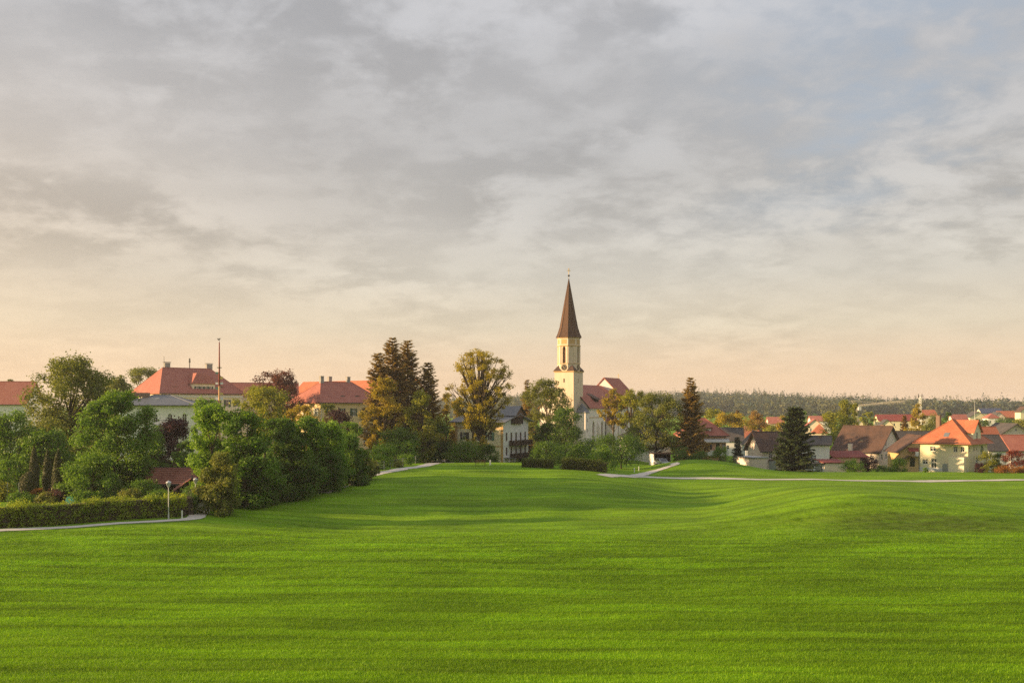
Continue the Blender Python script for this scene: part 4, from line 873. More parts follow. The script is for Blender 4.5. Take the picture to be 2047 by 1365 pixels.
g = thing('yard_gate', 'grey vertical-board yard gate between garage and dark spruce', 'gate', (PX(1537, 199), 199, -1.9), R(12))
for i in range(10): part_box('board', g, 'metal_grey', i * .16, i * .16 + .14, 0, .04, .2, 2.6)
part_box('rail', g, 'metal_dark', 0, 1.6, .045, .09, .6, .7)
h15, r15, L15, _ = house('white_cube_house', 'plain white house with a dark low-pitched roof beside the big brown farmhouse', None, (1658, 214, -18, 8.5), 9, -2.4, 3.35, 4.9, 'gx', .5, 'plaster_white', 'roof_dark', {'f': [win(.62, 2.2, 1.1, 1.3, gm='glass_sky'), win(.25, 2.2, 1.1, 1.3, gm='glass_sky')], 'r': [win(.55, 2.4, .8, 1.2)]})
chimney(r15, 6.5, 3.6, 6, 7.4, .6, .6)
h16, r16, L16, _ = house('farmhouse', 'big farmhouse with a steep weathered brown roof and pink gable wall', None, (1757, 235, -45, 11.4), 12.4, -2.3, 1.1, 6.6, 'gx', .7, 'plaster_pink', 'roof_brown', {'f': row(.15, .85, 4, 1.2, .9, 1.2), 'r': row(.3, .72, 2, 4.4, .75, 1.2) + row(.12, .88, 5, 1.35, .8, 1.25)}, thick=.25)
for x, y, z in ((9.0, 7.3, 9.4), (3.0, 2.4, 5.6)): chimney(r16, x, y, z - 1.8, z, .7, .7)
part_box('roof_hatch', r16, 'metal_dark', 5.6, 6.5, 2.1, 2.9, 4.9, 5.9)
part_box('outside_chimney', h16, 'plaster_pink', 4.4, 5.2, -1.5, -.7, -1, 5.0)
house('maroon_garage', 'cream garage with a flat maroon roof by the round green shrub', (1648, 203), (5, 4.6), 5, -2.3, .05, .5, 'shed', .25, 'plaster_cream', 'roof_maroon', {}, 'garage', thick=.12)
house('maroon_annex', 'low annex with a sloping maroon roof against the farmhouse', (1668, 215), (4, 7.5), 5, -2.3, .55, 1.7, 'shed', .3, 'plaster_salmon', 'roof_maroon', {'f': row(.2, .8, 3, 1.2, .8, .9)}, 'annex', thick=.12)
house('grey_garage', 'small grey garage with a dark door beside the big spruce', (1622, 203), (3, 2.6), 5, -2.3, -.2, .0, 'flat', .2, 'plaster_grey', 'roof_dark', {'f': [win(.6, .2, 1.5, 1.7, style='slit', gm='metal_grey', fm='metal_dark')]}, 'garage')
house('long_dark_roof_house', 'long house under a plain dark roof between farmhouse and yellow villa', (1776, 262), (0, 13), 10, -2, .3, 4.8, 'gx', .4, 'plaster_cream', 'roof_dark', {'f': row(.1, .9, 5, .5, .9, 1.2)})
h19, r19, L19, _ = house('ochre_house', 'ochre gabled house with a maroon awning tucked beside the yellow villa', (1799, 222), (-4, 9), 9, -2.3, 1.7, 4.9, 'gy', .7, 'plaster_ochre', 'roof_brown', {'f': [win(.3, .5, 1.1, 1.9, fm='dark_wood'), win(.4, 3.6, 1., 1.1)]})
MB().add([(1.6, -1.2, 4.0), (4.3, -1.2, 4.0), (4.3, -.02, 4.7), (1.6, -.02, 4.7), (1.6, -1.2, 3.9), (4.3, -1.2, 3.9)], [(0, 1, 2, 3), (4, 5, 1, 0)]).build('awning', 'roof_maroon', h19)
mb = MB(); mb.box(3.0, 5, -1.2, -.02, 2.9, 3.05); mb.box(3.0, 5, -1.2, -1.12, 3.1, 3.9); mb.build('balcony', 'trim_white', h19)
MB().add([(.2, -1.6, 2.2), (1.7, -1.6, 3.0), (3.2, -1.6, 2.2), (3.2, -.02, 2.2), (1.7, -.02, 3.0), (.2, -.02, 2.2)], [(0, 1, 4, 5), (1, 2, 3, 4)]).build('porch_roof', 'roof_brown', h19)

# yellow villa
yb_ = ZP(941, 190); ye_ = 5.15
hy, ry, LY, _ = house('yellow_villa', 'sunlit pale-yellow villa with a steep orange roof and a gabled dormer', None, (1935, 190, -45, 9.4), 10, yb_, yb_ + ye_, yb_ + 9.7, 'hip', .75, 'plaster_yellow', 'roof_orange',
    {'f': [win(.29, 3.55, 1.05, .95), win(.13, .95, 1.05, .95), win(.31, .15, 1.05, 1.95), win(.75, 3.5, .8, 1.1), win(.89, 3.5, .8, 1.1)],
     'r': [win(.08, 3.6, .55, .95), win(.30, 3.6, .6, 1.05), win(.44, 3.6, .6, 1.05), win(.72, 3.0, 1.7, 1.75, style='round'), win(.45, .3, 1.2, 1.9, style='arch')]}, inset=4.3, thick=.14)
# flared eaves
o1, o2 = .75, -.9; zt = ye_ + .12; sl_ = (9.7 - ye_) / 5.4
V = []
for o, z in ((o1 + .3, ye_ - .12), (o2, ye_ + 1.42)): V += [(-o, -o, z), (LY + o, -o, z), (LY + o, 10 + o, z), (-o, 10 + o, z)]
meshobj('flared_eave', V, [(i, (i + 1) % 4, 4 + (i + 1) % 4, 4 + i) for i in range(4)], 'roof_orange', ry)
chimney(ry, 2.5, 3.3, 6.6, 10.4, .75, .75)
mb = MB(); mb.add([(4.5, .55, ye_ + 1.28), (5.5, .55, ye_ + 1.28), (5.5, 1.35, ye_ + 2.05), (4.5, 1.35, ye_ + 2.05)], [(0, 1, 2, 3)]); mb.build('skylight', 'glass_sky', ry)
dz0, dz1, dzr = ye_ + .35, ye_ + 2.3, ye_ + 4.3; y0, y1, ym = 3.0, 7.0, 5.0; xf = LY - .15
mb = MB(); hs = [[(2 + p[0], .45 + p[1]) for p in outline(1.0, 1.3, 'rect')]]
wall_panel(mb, (xf, y0, dz0), (0, 1, 0), (-1, 0, 0), [(0, 0), (4, 0), (4, dz1 - dz0), (2, dzr - dz0), (0, dz1 - dz0)], hs, .15)
mb.add([(xf, y0, dz0), (xf, y0, dz1), (xf - 4, y0, dz1), (xf - 4, y0, dz0)], [(3, 2, 1, 0)]); mb.add([(xf, y1, dz0), (xf, y1, dz1), (xf - 4, y1, dz1), (xf - 4, y1, dz0)], [(0, 1, 2, 3)])
dm = mb.build('dormer', 'plaster_cream', hy); add_window(dm, (xf - .1, 5.0, dz0 + .45), math.pi / 2, 1.0, 1.3)
MB().extrude([(0, y0 - .3, dz1 - .3), (0, ym, dzr), (0, y1 + .3, dz1 - .3), (0, y1 + .3, dz1 - .14), (0, ym, dzr + .2), (0, y0 - .3, dz1 - .14)], (xf - 4.6, 0, .012), (xf + .35, 0, .012)).build('dormer_roof', 'roof_orange', dm)
part_box('entrance_porch', hy, 'plaster_cream', 6.3, 9.2, -1.5, -.004, -.3, 2.6)
part_box('bin_screen', hy, 'metal_grey', 5.2, 6.15, -1.6, -1.45, -.2, 1.3)
downpipe(hy, .05, -.1, -.3, ye_, 'metal_dark')
part_box('plinth', hy, 'plaster_grey', -.03, LY + .03, -.03, -.004, -.3, .35)

house('terrace_house', 'white terraced house with a dark roof and two small skylights', (1977, 222), (0, 4.7), 9, -2.2, 1.7, 4.9, 'gx', .25, 'plaster_white', 'roof_dark', {'f': row(.25, .75, 2, 1.6, .9, 1.2)})[1]
tr_ = [o for o in bpy.data.objects if o.name.startswith('roof') and o.parent and o.parent.name == 'terrace_house'][0]
for x in (1.5, 3.2): MB().add([(x, 1.2, 3.9 + 1.05), (x + .7, 1.2, 4.95), (x + .7, 2.1, 5.6), (x, 2.1, 5.6)], [(0, 1, 2, 3)]).build('skylight', 'trim_white', tr_)
house('terrace_house', 'white terraced house with a rose-red roof behind the red maple', (2021, 221.6), (0, 8), 9, -2.2, 1.7, 4.9, 'gx', .25, 'plaster_white', 'roof_rose', {'f': row(.2, .8, 3, 1.6, .9, 1.2)})
house('gabled_house', 'pinkish gabled house with a dark roof rising above the terraced roofs', (2000, 262), (-3, 8), 12, -1.8, 4.3, 6.9, 'gy', .8, 'plaster_pink', 'roof_dark', {'f': [win(.25, 5.2, .9, .9), win(.7, 5.2, .9, .9), win(.5, 7.0, .5, .6)]})
house('orange_roof_house', 'house with a broad orange roof directly behind the yellow villa', (1955, 243), (4, 7), 10, -2, 1.7, 6.3, 'gx', .4, 'plaster_cream', 'roof_orange', {'f': row(.2, .8, 3, .6, .9, 1.2)})
# far houses on the slope
FAR = [
 ('yellow gabled house on the far slope below the solar roof', 1939, 560, -4, 9.4, 10, 834, 823, 'gy', 'plaster_yellow', 'roof_dark', 2),
 ('far pinkish gabled house beside the long red barn roof', 1986, 575, -5, 6.6, 9, 834, 824, 'gy', 'plaster_pink', 'roof_dark', 2),
 ('far long barn with a bright red roof near the hilltop', 2000, 600, -2, 14.5, 9, 834, 822, 'gx', 'wood_brown', 'roof_orange', 3),
 ('far house whose roof is covered with blue solar panels', 1963, 650, -2, 13.5, 10, 826, 816.5, 'gx', 'plaster_cream', 'solar', 3),
 ('small far yellow house at the edge of the hill field', 2040, 560, -3, 6, 7, 823, 813, 'gy', 'plaster_yellow', 'roof_brown', 1),
 ('far cream house with a brown gable beside the crane', 1711, 470, -10, 5.6, 9, 846, 837, 'gy', 'plaster_yellow', 'roof_dark', 1),
 ('far cream gabled house with a slate-dark roof above the farmhouse ridge', 1759, 420, -12, 6, 10, 852, 839, 'gy', 'plaster_yellow', 'roof_dark', 1),
 ('far wide cream house with a maroon roof above the slate-dark roof', 1757, 470, -8, 17, 11, 841, 829, 'gx', 'plaster_yellow', 'roof_maroon', 4),
 ('far cream chalet with a red roof behind the big dark spruce', 1613, 420, -12, 6.5, 10, 851, 838, 'gy', 'plaster_cream', 'roof_red', 2),
 ('far house with a plain rose roof beyond the dark spruce top', 1622, 470, -6, 9, 9, 841, 832, 'gx', 'plaster_white', 'roof_rose', 3),
 ('far orange-roofed cottage between spruce and yellow poplar', 1624, 360, -15, 5, 8, 866, 847, 'hip', 'plaster_cream', 'roof_orange', 1),
 ('far low house with a rose roof between the two golden trees', 1538, 450, -4, 6.5, 9, 846, 834, 'gx', 'plaster_pink', 'roof_rose', 2),
 ('far house with a bright orange roof above the grey gable', 1487, 380, -3, 6.5, 8, 874, 861, 'gx', 'plaster_white', 'roof_orange', 2),
 ('far long hall with a pale rose roof below the yellow trees', 1483, 430, 0, 13, 9, 861, 852, 'gx', 'plaster_pink', 'roof_rose', 4),
 ('far orange roof beside the lattice mast', 1836, 520, -3, 9.5, 9, 830, 820, 'gx', 'plaster_cream', 'roof_orange', 2),
 ('far small red-roofed house above the villa chimney', 1906, 450, -5, 6.5, 8, 841, 829, 'gx', 'plaster_cream', 'roof_red', 2),
 ('far red hipped roof house beyond the dark terrace roofs', 1975, 520, -5, 6, 8, 836, 826, 'hip', 'plaster_white', 'roof_red', 2),
]
for lb, px, d, th, L, dp, pe, pr_, rf, wm, rm, nw in FAR:
    bz = Hs(PX(px, d), d); ez = ZP(pe, d); w_ = {'f': row(.25, .75, nw, max(.6, ez - bz - 1.9), .9, 1.2) + (row(.25, .75, nw, ez - bz - 4.6, .9, 1.2) if ez - bz > 5.6 else [])}
    house('far_house', lb, (px, d), (th, L), dp, bz - .5, ez, ZP(pr_, d + dp / 2), rf, .4, wm, rm, w_, 'house', group='houses on the far slope')

# crane, mast, flag pole
def lattice(mb, p, q, w, n, r=.06):
    p, q = Vector(p), Vector(q); t = (q - p).normalized(); a = t.orthogonal().normalized(); b = t.cross(a); cs = [(a + b) * w / 2, (a - b) * w / 2, (-a - b) * w / 2, (b - a) * w / 2]
    for c in cs: mb.tube([p + c, q + c], r, 4, False)
    for i in range(n):
        u, v = p.lerp(q, i / n), p.lerp(q, (i + 1) / n)
        for k in range(4): mb.tube([u + cs[k], v + cs[(k + 1) % 4]], r * .7, 3, False)
cx_, cy_ = PX(1711, 430), 430; cg = Hs(cx_, cy_)
cr = thing('tower_crane', 'pale tower crane with a long jib above the roofs', 'crane', (cx_, cy_, cg))
tz = ZP(811, 430) - cg
mb = MB(); lattice(mb, (0, 0, -.5), (0, 0, tz), 1.1, 12, .06); mb.build('mast', 'crane_yellow', cr)
je = Vector((PX(1808, 385) - cx_, 385 - cy_, ZP(802, 385) - cg)); mb = MB(); lattice(mb, (0, 0, tz), je, .6, 24, .03); mb.build('jib', 'crane_yellow', cr)
mb = MB(); pk = Vector((-1.6, 1.2, tz + 2.2)); mb.tube([(0, 0, tz), tuple(pk)], .14, 5); mb.tube([tuple(pk), tuple(je * .6 + Vector((0, 0, tz)) * .4)], .04, 4); mb.build('peak', 'crane_yellow', cr)
part_box('cab', cr, 'trim_white', .7, 1.9, -1.2, 0, tz - 1.9, tz - .1)
mx2, my2 = PX(1839.5, 500), 500; mg2 = Hs(mx2, my2); ms = thing('lattice_mast', 'slender lattice radio mast with two antenna heads above the golden trees', 'mast', (mx2, my2, mg2)); mh = ZP(791, 500) - mg2
mb = MB(); lattice(mb, (0, 0, -.5), (0, 0, mh), .9, 14, .06); mb.build('mast', 'metal_pale', ms)
for s_ in (-1, 1): MB().tube([(s_ * .9, 0, mh - .8), (s_ * .9, 0, mh + .9)], .22, 6).build('antenna', 'metal_dark', ms)
part_box('crossarm', ms, 'metal_dark', -1.1, 1.1, -.06, .06, mh - .25, mh - .1)
fx, fy = PX(1948.5, 520), 520; fp = thing('flagpole', 'thin white flagpole above the far yellow gable', 'flagpole', (fx, fy, Hs(fx, fy)))
fh = ZP(802, 520) - Hs(fx, fy); MB().tube([(0, 0, 0), (0, 0, fh)], [.12, .06], 6).build('pole', 'trim_white', fp); MB().lathe([(.02, fh), (.14, fh + .08), (.02, fh + .2)], 8).build('ball', 'gold', fp)

# ------------------------------------------------------------------ trees
def tree(px, d, top, wpx, lm, seed, label, kind='b', name=None, **k):
    x = PX(px, d); g = Hs(x, d); h = ZP(top, d) - g; w = wpx / F * d
    if kind == 'b': return broadleaf(name or 'broadleaf_tree', label, x, d, h, w, lm, seed, **k)
    if kind == 's': return spruce(name or 'spruce_tree', label, x, d, h, w, lm, seed, **k)
    return shrub(name or 'shrub', label, x, d, h, w, lm, seed, **k)
# left garden and behind it
tree(140, 150, 712, 205, 'leaf_olive', 1, 'tall olive-green tree with a ragged top behind the clipped yews', leaves=32000, ncl=120, cl=.105, z0=.06, prof='ovate', size=.36, limbs=30)
tree(228, 126, 778, 150, 'leaf_green', 2, 'dense mid-green maple in front of the ragged olive tree', leaves=24000, ncl=70, cl=.15, z0=.08, prof='ovate', size=.33)
tree(20, 138, 818, 125, 'leaf_green', 3, 'bushy green tree at the garden end beneath the rose hall roof', leaves=14000, ncl=50, z0=.05, prof='mound', size=.3)
tree(288, 305, 735, 84, 'leaf_olive', 4, 'loose olive crown peeping over the grand hotel end', leaves=9000, ncl=50, cl=.13, size=.5, z0=.3, limbs=20)
tree(232, 225, 752, 85, 'leaf_olive', 5, 'rounded olive tree behind the grey metal roof', leaves=8000, ncl=40, size=.5, z0=.3)
tree(20, 310, 757, 40, 'leaf_olive', 6, 'far treetop just above the rose hall roof', leaves=3000, ncl=20, size=.5, z0=.5)
tree(100, 137, 858, 120, 'leaf_green', 7, 'broad green tree directly behind the clipped yew cones', leaves=12000, ncl=44, z0=.03, prof='mound')
tree(185, 120, 905, 110, 'leaf_green', 8, 'low spreading green tree beside the lone small yew cone', leaves=9000, ncl=36, z0=.05, prof='mound', size=.28)
tree(348, 150, 838, 88, 'leaf_purple', 9, 'dark purple-leaved tree behind the shed', leaves=11000, ncl=46, z0=.06, prof='mound', size=.3)
tree(312, 146, 866, 66, 'leaf_deep', 10, 'dark green tree between purple tree and green maple', leaves=7000, ncl=34, z0=.05, prof='mound')
tree(372, 140, 880, 58, 'leaf_green', 11, 'rounded green tree above the shed roof ridge', leaves=7000, ncl=34, z0=.05, prof='mound')
tree(412, 172, 793, 62, 'leaf_bright', 12, 'light feathery green tree at the foot of the maypole', leaves=7000, ncl=40, cl=.14, z0=.15, size=.36, limbs=20)
tree(528, 198, 774, 124, 'leaf_yellow', 13, 'sunlit yellow-green round tree before the copper beech', leaves=13000, ncl=64, cl=.13, z0=.2, size=.42, limbs=24)
tree(552, 238, 740, 104, 'leaf_copper', 14, 'spreading copper beech between the two hotels', leaves=11000, ncl=52, cl=.14, z0=.25, prof='spread', size=.45, limbs=24)
tree(600, 192, 808, 74, 'leaf_gold', 15, 'bushy golden-orange tree before the guest house corner', leaves=8000, ncl=40, cl=.14, z0=.1, size=.38)
tree(655, 186, 805, 40, 'leaf_olive', 16, 'small rounded olive tree against the guest house wall', leaves=3500, ncl=24, z0=.2)
tree(672, 182, 818, 84, 'leaf_purple', 17, 'dark purple tree in front of the guest house', leaves=9000, ncl=44, z0=.1, prof='mound')
tree(700, 178, 842, 52, 'leaf_green', 18, 'small open fruit tree below the green balcony', leaves=3000, ncl=24, z0=.3, size=.3)
# the thicket on the meadow edge
for i, (px, py, top, w, m_, lb) in enumerate([
    (420, 1012, 806, 120, 'leaf_bright', 'tallest light-green tree of the thicket near the maypole'),
    (482, 1016, 822, 120, 'leaf_green', 'dense mid-green thicket tree behind the yellowish corner bush'),
    (545, 1000, 838, 118, 'leaf_deep', 'dark thicket tree below the yellow-green round tree'),
    (602, 990, 834, 112, 'leaf_green', 'thicket tree with a bright top below the golden-orange tree'),
    (652, 978, 846, 100, 'leaf_bright', 'light-green thicket tree below the dark purple tree'),
    (695, 968, 872, 84, 'leaf_green', 'lower thicket tree next to last before the meadow rise'),
    (722, 962, 902, 56, 'leaf_olive', 'small olive tree ending the thicket beside the lane')]):
    x, d = gp(px, py); h = ZP(top, d) - Hs(x, d); broadleaf('thicket_tree', lb, x, d + 1.5, h, w / F * d, m_, 30 + i, z0=.02, prof='mound' if i % 2 else 'ovate', leaves=19000 if i < 5 else 12000, size=.30, ncl=64, cl=.15, group='trees of the meadow-edge thicket')
for i, (px, py, top, w, m_, lb) in enumerate([
    (437, 1031, 906, 92, 'leaf_olive', 'yellowish-green corner bush standing beside the footpath bend'),
    (520, 1010, 930, 90, 'leaf_deep', 'dark low bush at the thicket foot beside the corner bush'),
    (585, 998, 915, 100, 'leaf_deep', 'dark rounded bush at the middle of the thicket foot'),
    (650, 985, 905, 95, 'leaf_deep', 'dark bush at the thicket foot where the meadow starts to rise'),
    (707, 970, 912, 60, 'leaf_deep', 'last dark bush at the thicket foot towards the lane')]):
    x, d = gp(px, py); h = ZP(top, d) - Hs(x, d); broadleaf('thicket_bush', lb, x, d + .8, h, w / F * d, m_, 50 + i, z0=.01, prof='mound', leaves=12000, size=.26, ncl=50, cl=.16, cat='bush', limbs=6, group='bushes at the thicket foot')
# spruces and mixed trees between guest house and villa
tree(785, 206, 672, 96, 'needle_brown', 60, 'tallest reddish spruce of the group beside the guest house', 's', dens=1.1, z0=.1, top_thin=.62)
tree(815, 210, 676, 90, 'needle_brown', 61, 'second tall reddish spruce close against the tallest one', 's', z0=.1, top_thin=.62)
tree(757, 203, 700, 66, 'needle_brown', 62, 'narrower spruce on the guest house flank of the group', 's', z0=.15, top_thin=.6)
tree(856, 208, 721, 54, 'needle_brown', 63, 'slim spruce on the villa flank of the group', 's', z0=.1, top_thin=.55)
tree(768, 190, 752, 92, 'leaf_gold', 64, 'golden-orange larch-like tree before the tall spruces', leaves=9000, ncl=60, cl=.11, z0=.2, prof='column', size=.36, limbs=26)
tree(846, 190, 782, 78, 'leaf_yellow', 65, 'yellow-green tree below the slim spruce', leaves=9000, ncl=50, cl=.14, z0=.12, size=.38)
tree(792, 184, 856, 110, 'leaf_deep', 66, 'dark shaded tree under the tall spruces', leaves=9000, ncl=40, z0=.05, prof='mound')
tree(870, 204, 836, 60, 'leaf_deep', 67, 'dark tree shading the forecourt beside the villa', leaves=9000, ncl=40, z0=.05, prof='ovate')
tree(765, 176, 885, 70, 'leaf_green', 68, 'low green bush behind the wire fence near the thicket', 'c')
tree(808, 180, 880, 72, 'leaf_green', 69, 'green bush behind the middle of the wire fence', 'c')
tree(893, 214, 783, 32, 'leaf_gold', 70, 'slender golden thuja beside the villa roof', leaves=4500, ncl=40, cl=.22, z0=.03, prof='column', size=.34)
tree(914, 216, 796, 34, 'leaf_gold', 71, 'shorter golden thuja touching the villa roof edge', leaves=4000, ncl=36, cl=.22, z0=.03, prof='column', size=.34)
# the old ivy-clad linden before the villa
tree(960, 191, 697, 126, 'leaf_linden', 72, 'old linden with bare forked limbs and golden leaves before the villa', leaves=21000, ncl=230, cl=.065, z0=.28, prof='round', size=.30, limbs=130, tr=.5, trunk='bark', edge=.55)
tree(944, 188, 812, 46, 'leaf_linden', 73, 'bright yellow ivy mass hanging on the old linden trunk', 'c', name='ivy', leaves=5200, ncl=34, prof='ovate', size=.28)
tree(934, 186, 882, 80, 'leaf_green', 74, 'round dark-green bush at the foot of the linden', 'c', leaves=6500, ncl=34)
tree(980, 186.5, 889, 52, 'leaf_deep', 75, 'smaller dark bush between linden and villa wall', 'c', leaves=4500, ncl=30)
tree(1054, 238, 754, 44, 'needle_brown', 76, 'sunlit spruce tip between villa and birch', 's', top_thin=.9)
tree(1094, 224, 757, 112, 'leaf_olive', 77, 'weeping birch with golden top in front of the church tower', leaves=24000, ncl=150, cl=.09, z0=.1, prof='ovate', size=.32, limbs=26, trunk='bark_pale')
tree(1130, 204, 812, 76, 'leaf_deep', 78, 'dark conical tree below the church tower', leaves=9000, ncl=50, z0=.05, prof='ovate', size=.32)
tree(1090, 206, 845, 54, 'leaf_deep', 79, 'shaded tree between villa balconies and birch', leaves=7000, ncl=36, z0=.04, prof='mound')
tree(1178, 205, 872, 74, 'leaf_green', 80, 'leafy shrub mass below the church windows', 'c', leaves=6000, ncl=36)
tree(1105, 190, 886, 60, 'leaf_green', 81, 'green shrub behind the low clipped hedge', 'c', leaves=4500)
tree(1242, 178, 868, 100, 'leaf_deep', 82, 'small dark spreading tree beside the side road', leaves=10000, ncl=46, z0=.18, prof='round', size=.28)
tree(1226, 238, 775, 56, 'leaf_gold', 83, 'golden birch in front of the church nave roof', leaves=6000, ncl=55, cl=.11, z0=.45, prof='ovate', size=.36, limbs=26, trunk='bark_pale')
tree(1262, 235, 777, 62, 'leaf_yellow', 84, 'yellow-green tree beyond the golden birch', leaves=7000, ncl=55, cl=.12, z0=.35, size=.38, limbs=20)
tree(1312, 207, 786, 124, 'leaf_olive', 85, 'broad airy green tree beside the lone spruce', leaves=17000, ncl=85, cl=.10, z0=.15, prof='ovate', size=.34, limbs=34)
tree(1381, 206, 752, 68, 'needle_brown', 86, 'tall lone spruce beside the salmon house', 's', dens=1.25, z0=.05, top_thin=.72)
tree(1362, 196, 890, 44, 'leaf_deep', 87, 'dark shrub at the foot of the lone spruce', 'c')
tree(1400, 194, 900, 50, 'leaf_deep', 88, 'dark shrub row beginning below the salmon house', 'c')
tree(1440, 196, 893, 46, 'leaf_green', 89, 'bushy green shrub below the white balcony', 'c')
tree(1474, 204, 872, 25, 'needle_blue', 90, 'small bluish conifer beside the pinkish garage', 's', z0=.02)
tree(1588, 189, 810, 72, 'needle_dark', 91, 'big dark spreading spruce behind the second mound', 's', dens=1.4, z0=.02, top_thin=.6, irr=.22)
tree(1425, 330, 817, 44, 'leaf_yellow', 92, 'yellow tree nearest the lone spruce beyond the salmon roof', leaves=5000, ncl=36, z0=.2, size=.5)
tree(1460, 325, 824, 76, 'leaf_gold', 93, 'broad bright-yellow tree above the grey-brown roof', leaves=8000, ncl=44, z0=.15, size=.5, prof='spread')
tree(1474, 420, 818, 24, 'leaf_larch', 94, 'narrow orange conifer behind the bright-yellow tree', 's')
tree(1515, 410, 820, 46, 'leaf_larch', 95, 'rounded orange-green tree before the forested hill', leaves=5000, ncl=34, z0=.1, size=.6)
tree(1545, 400, 850, 40, 'leaf_yellow', 96, 'yellowish shrubby tree beside the rose-roofed low house', leaves=3500, ncl=28, z0=.1, size=.5)
tree(1566, 350, 830, 30, 'leaf_gold', 97, 'golden tree peeping from behind the dark spreading spruce', leaves=3000, ncl=28, z0=.1, size=.45)
tree(1613, 480, 820, 24, 'leaf_green', 98, 'small green treetop beyond the dark spruce', leaves=2500, ncl=20, z0=.1, size=.7)
tree(1691, 300, 796, 36, 'leaf_yellow', 99, 'tall golden poplar above the farmhouse roof', leaves=9500, ncl=60, cl=.22, z0=.05, prof='column', size=.42)
tree(1709, 305, 806, 18, 'leaf_yellow', 100, 'thin golden poplar beside the crane mast', leaves=2500, ncl=30, cl=.25, z0=.05, prof='column', size=.4)
tree(1667, 295, 822, 74, 'leaf_yellow', 101, 'bright yellow-green round tree at the poplar foot', leaves=7500, ncl=44, z0=.05, prof='mound', size=.42)
tree(1735, 450, 823, 32, 'leaf_yellow', 102, 'small yellow-green tree beyond the crane', leaves=3000, ncl=24, z0=.2, size=.6)
tree(1808, 330, 828, 26, 'leaf_larch', 103, 'golden spruce above the long dark roof', 's')
tree(1838, 335, 805, 34, 'leaf_gold', 104, 'tall golden tree below the lattice mast', leaves=4500, ncl=36, cl=.16, z0=.05, prof='ovate', size=.45)
tree(1868, 320, 826, 60, 'leaf_olive', 105, 'broad olive tree behind the yellow villa roof', leaves=7000, ncl=40, z0=.05, prof='mound', size=.45)
tree(1823, 315, 840, 40, 'leaf_gold', 106, 'golden bushy tree above the ochre house', leaves=4500, ncl=34, z0=.05, prof='mound', size=.42)
tree(1896, 430, 824, 22, 'leaf_deep', 107, 'small dark tree behind the villa chimney', leaves=2200, ncl=20, z0=.1, size=.6)
tree(2013, 480, 836, 60, 'leaf_deep', 108, 'dark hedge-like tree below the far red barn', leaves=4000, ncl=28, z0=.02, prof='mound', size=.6)
tree(2040, 420, 838, 50, 'leaf_yellow', 109, 'yellow-green tree above the rose terraced roof', leaves=4000, ncl=28, z0=.02, prof='mound', size=.5)
tree(1960, 430, 836, 40, 'leaf_deep', 110, 'dark bushes in front of the far yellow gable', leaves=3000, ncl=24, z0=.02, prof='mound', size=.5)
# shrubs in front of the houses
tree(1705, 196, 917, 46, 'leaf_bright', 120, 'round fresh-green shrub before the farmhouse', 'c', leaves=4000, size=.2)
tree(1737, 199, 909, 46, 'leaf_purple', 121, 'purple shrub before the farmhouse gable', 'c', leaves=4000, size=.22)
tree(1762, 195, 929, 24, 'leaf_deep', 122, 'little dark shrub beside the purple shrub', 'c', leaves=1500, size=.18)
tree(1793, 196, 915, 50, 'leaf_green', 123, 'wide green shrub before the ochre house', 'c', leaves=4500, size=.2)
tree(1850, 187.5, 934, 12, 'leaf_green', 124, 'tiny round shrub at the yellow villa wall', 'c', leaves=900, size=.14)
tree(1957, 186, 924, 22, 'leaf_purple', 125, 'dark low shrub at the yellow villa corner', 'c', leaves=1800, size=.18)
tree(1973, 189, 903, 44, 'leaf_yellow', 126, 'yellow-green shrub beside the yellow villa', 'c', leaves=4500, size=.2)
tree(1996, 192, 905, 36, 'leaf_deep', 127, 'dark green shrub between yellow shrub and red maple', 'c', leaves=3500, size=.2)
tree(2026, 188, 900, 46, 'leaf_red', 128, 'round red maple at the terrace gardens', 'c', leaves=5000, size=.2)
tree(2006, 184, 930, 40, 'leaf_orange', 129, 'low orange flowering shrub below the red maple', 'c', leaves=2600, size=.16)
tree(2043, 185, 931, 36, 'leaf_orange', 130, 'low orange shrub at the end of the garden border', 'c', leaves=2400, size=.16)

# ------------------------------------------------------------------ garden on the left
p0, p1 = gp(-60, 1064), gp(366, 1036)
hedge('garden_hedge', 'long clipped yellow-green hedge beside the lower footpath', (p0[0], p0[1] + 3.0), (p1[0] - .6, p1[1] + 2.6), 2.25, 1.9, 'hedge_leaf', 200, 34000, .17, bump=.2)
q0, q1 = (p1[0] - .4, p1[1] + 3.2), gp(398, 1000)
hedge('side_hedge', 'dark clipped hedge running back from the path bend to the porch', q0, (q1[0] - 1.6, q1[1] + 2), 2.2, 1.5, 'leaf_deep', 201, 9000, .18)
CONE = [(0, .72), (.15, .95), (.35, 1.), (.55, .86), (.75, .6), (.9, .32), (1, .05)]
for i, (px, py, top, w, lb) in enumerate([
    (40, 972, 884, 19, 'clipped yew cone standing apart beyond the yew dome'), (68, 982, 887, 21, 'clipped yew cone directly behind the yew dome'),
    (95, 986, 895, 20, 'slender clipped yew cone between two others'), (116, 992, 896, 24, 'broadest clipped yew cone beside the purple shrub'),
    (181, 998, 935, 22, 'shortest clipped yew cone standing alone near the low green tree')]):
    x, d = gp(px, py); topiary('yew_cone', lb, x, d, ZP(top, d) - Hs(x, d), w / F * d, 210 + i, CONE, group='clipped yew cones in the garden')
x, d = gp(59, 992); topiary('yew_dome', 'rounded dome of clipped yew in front of the yew cones', x, d, ZP(941, d) - Hs(x, d), 38 / F * d, 220, [(0, .85), (.25, .97), (.5, 1.), (.7, .92), (.86, .7), (.95, .42), (1, .05)], 5000)
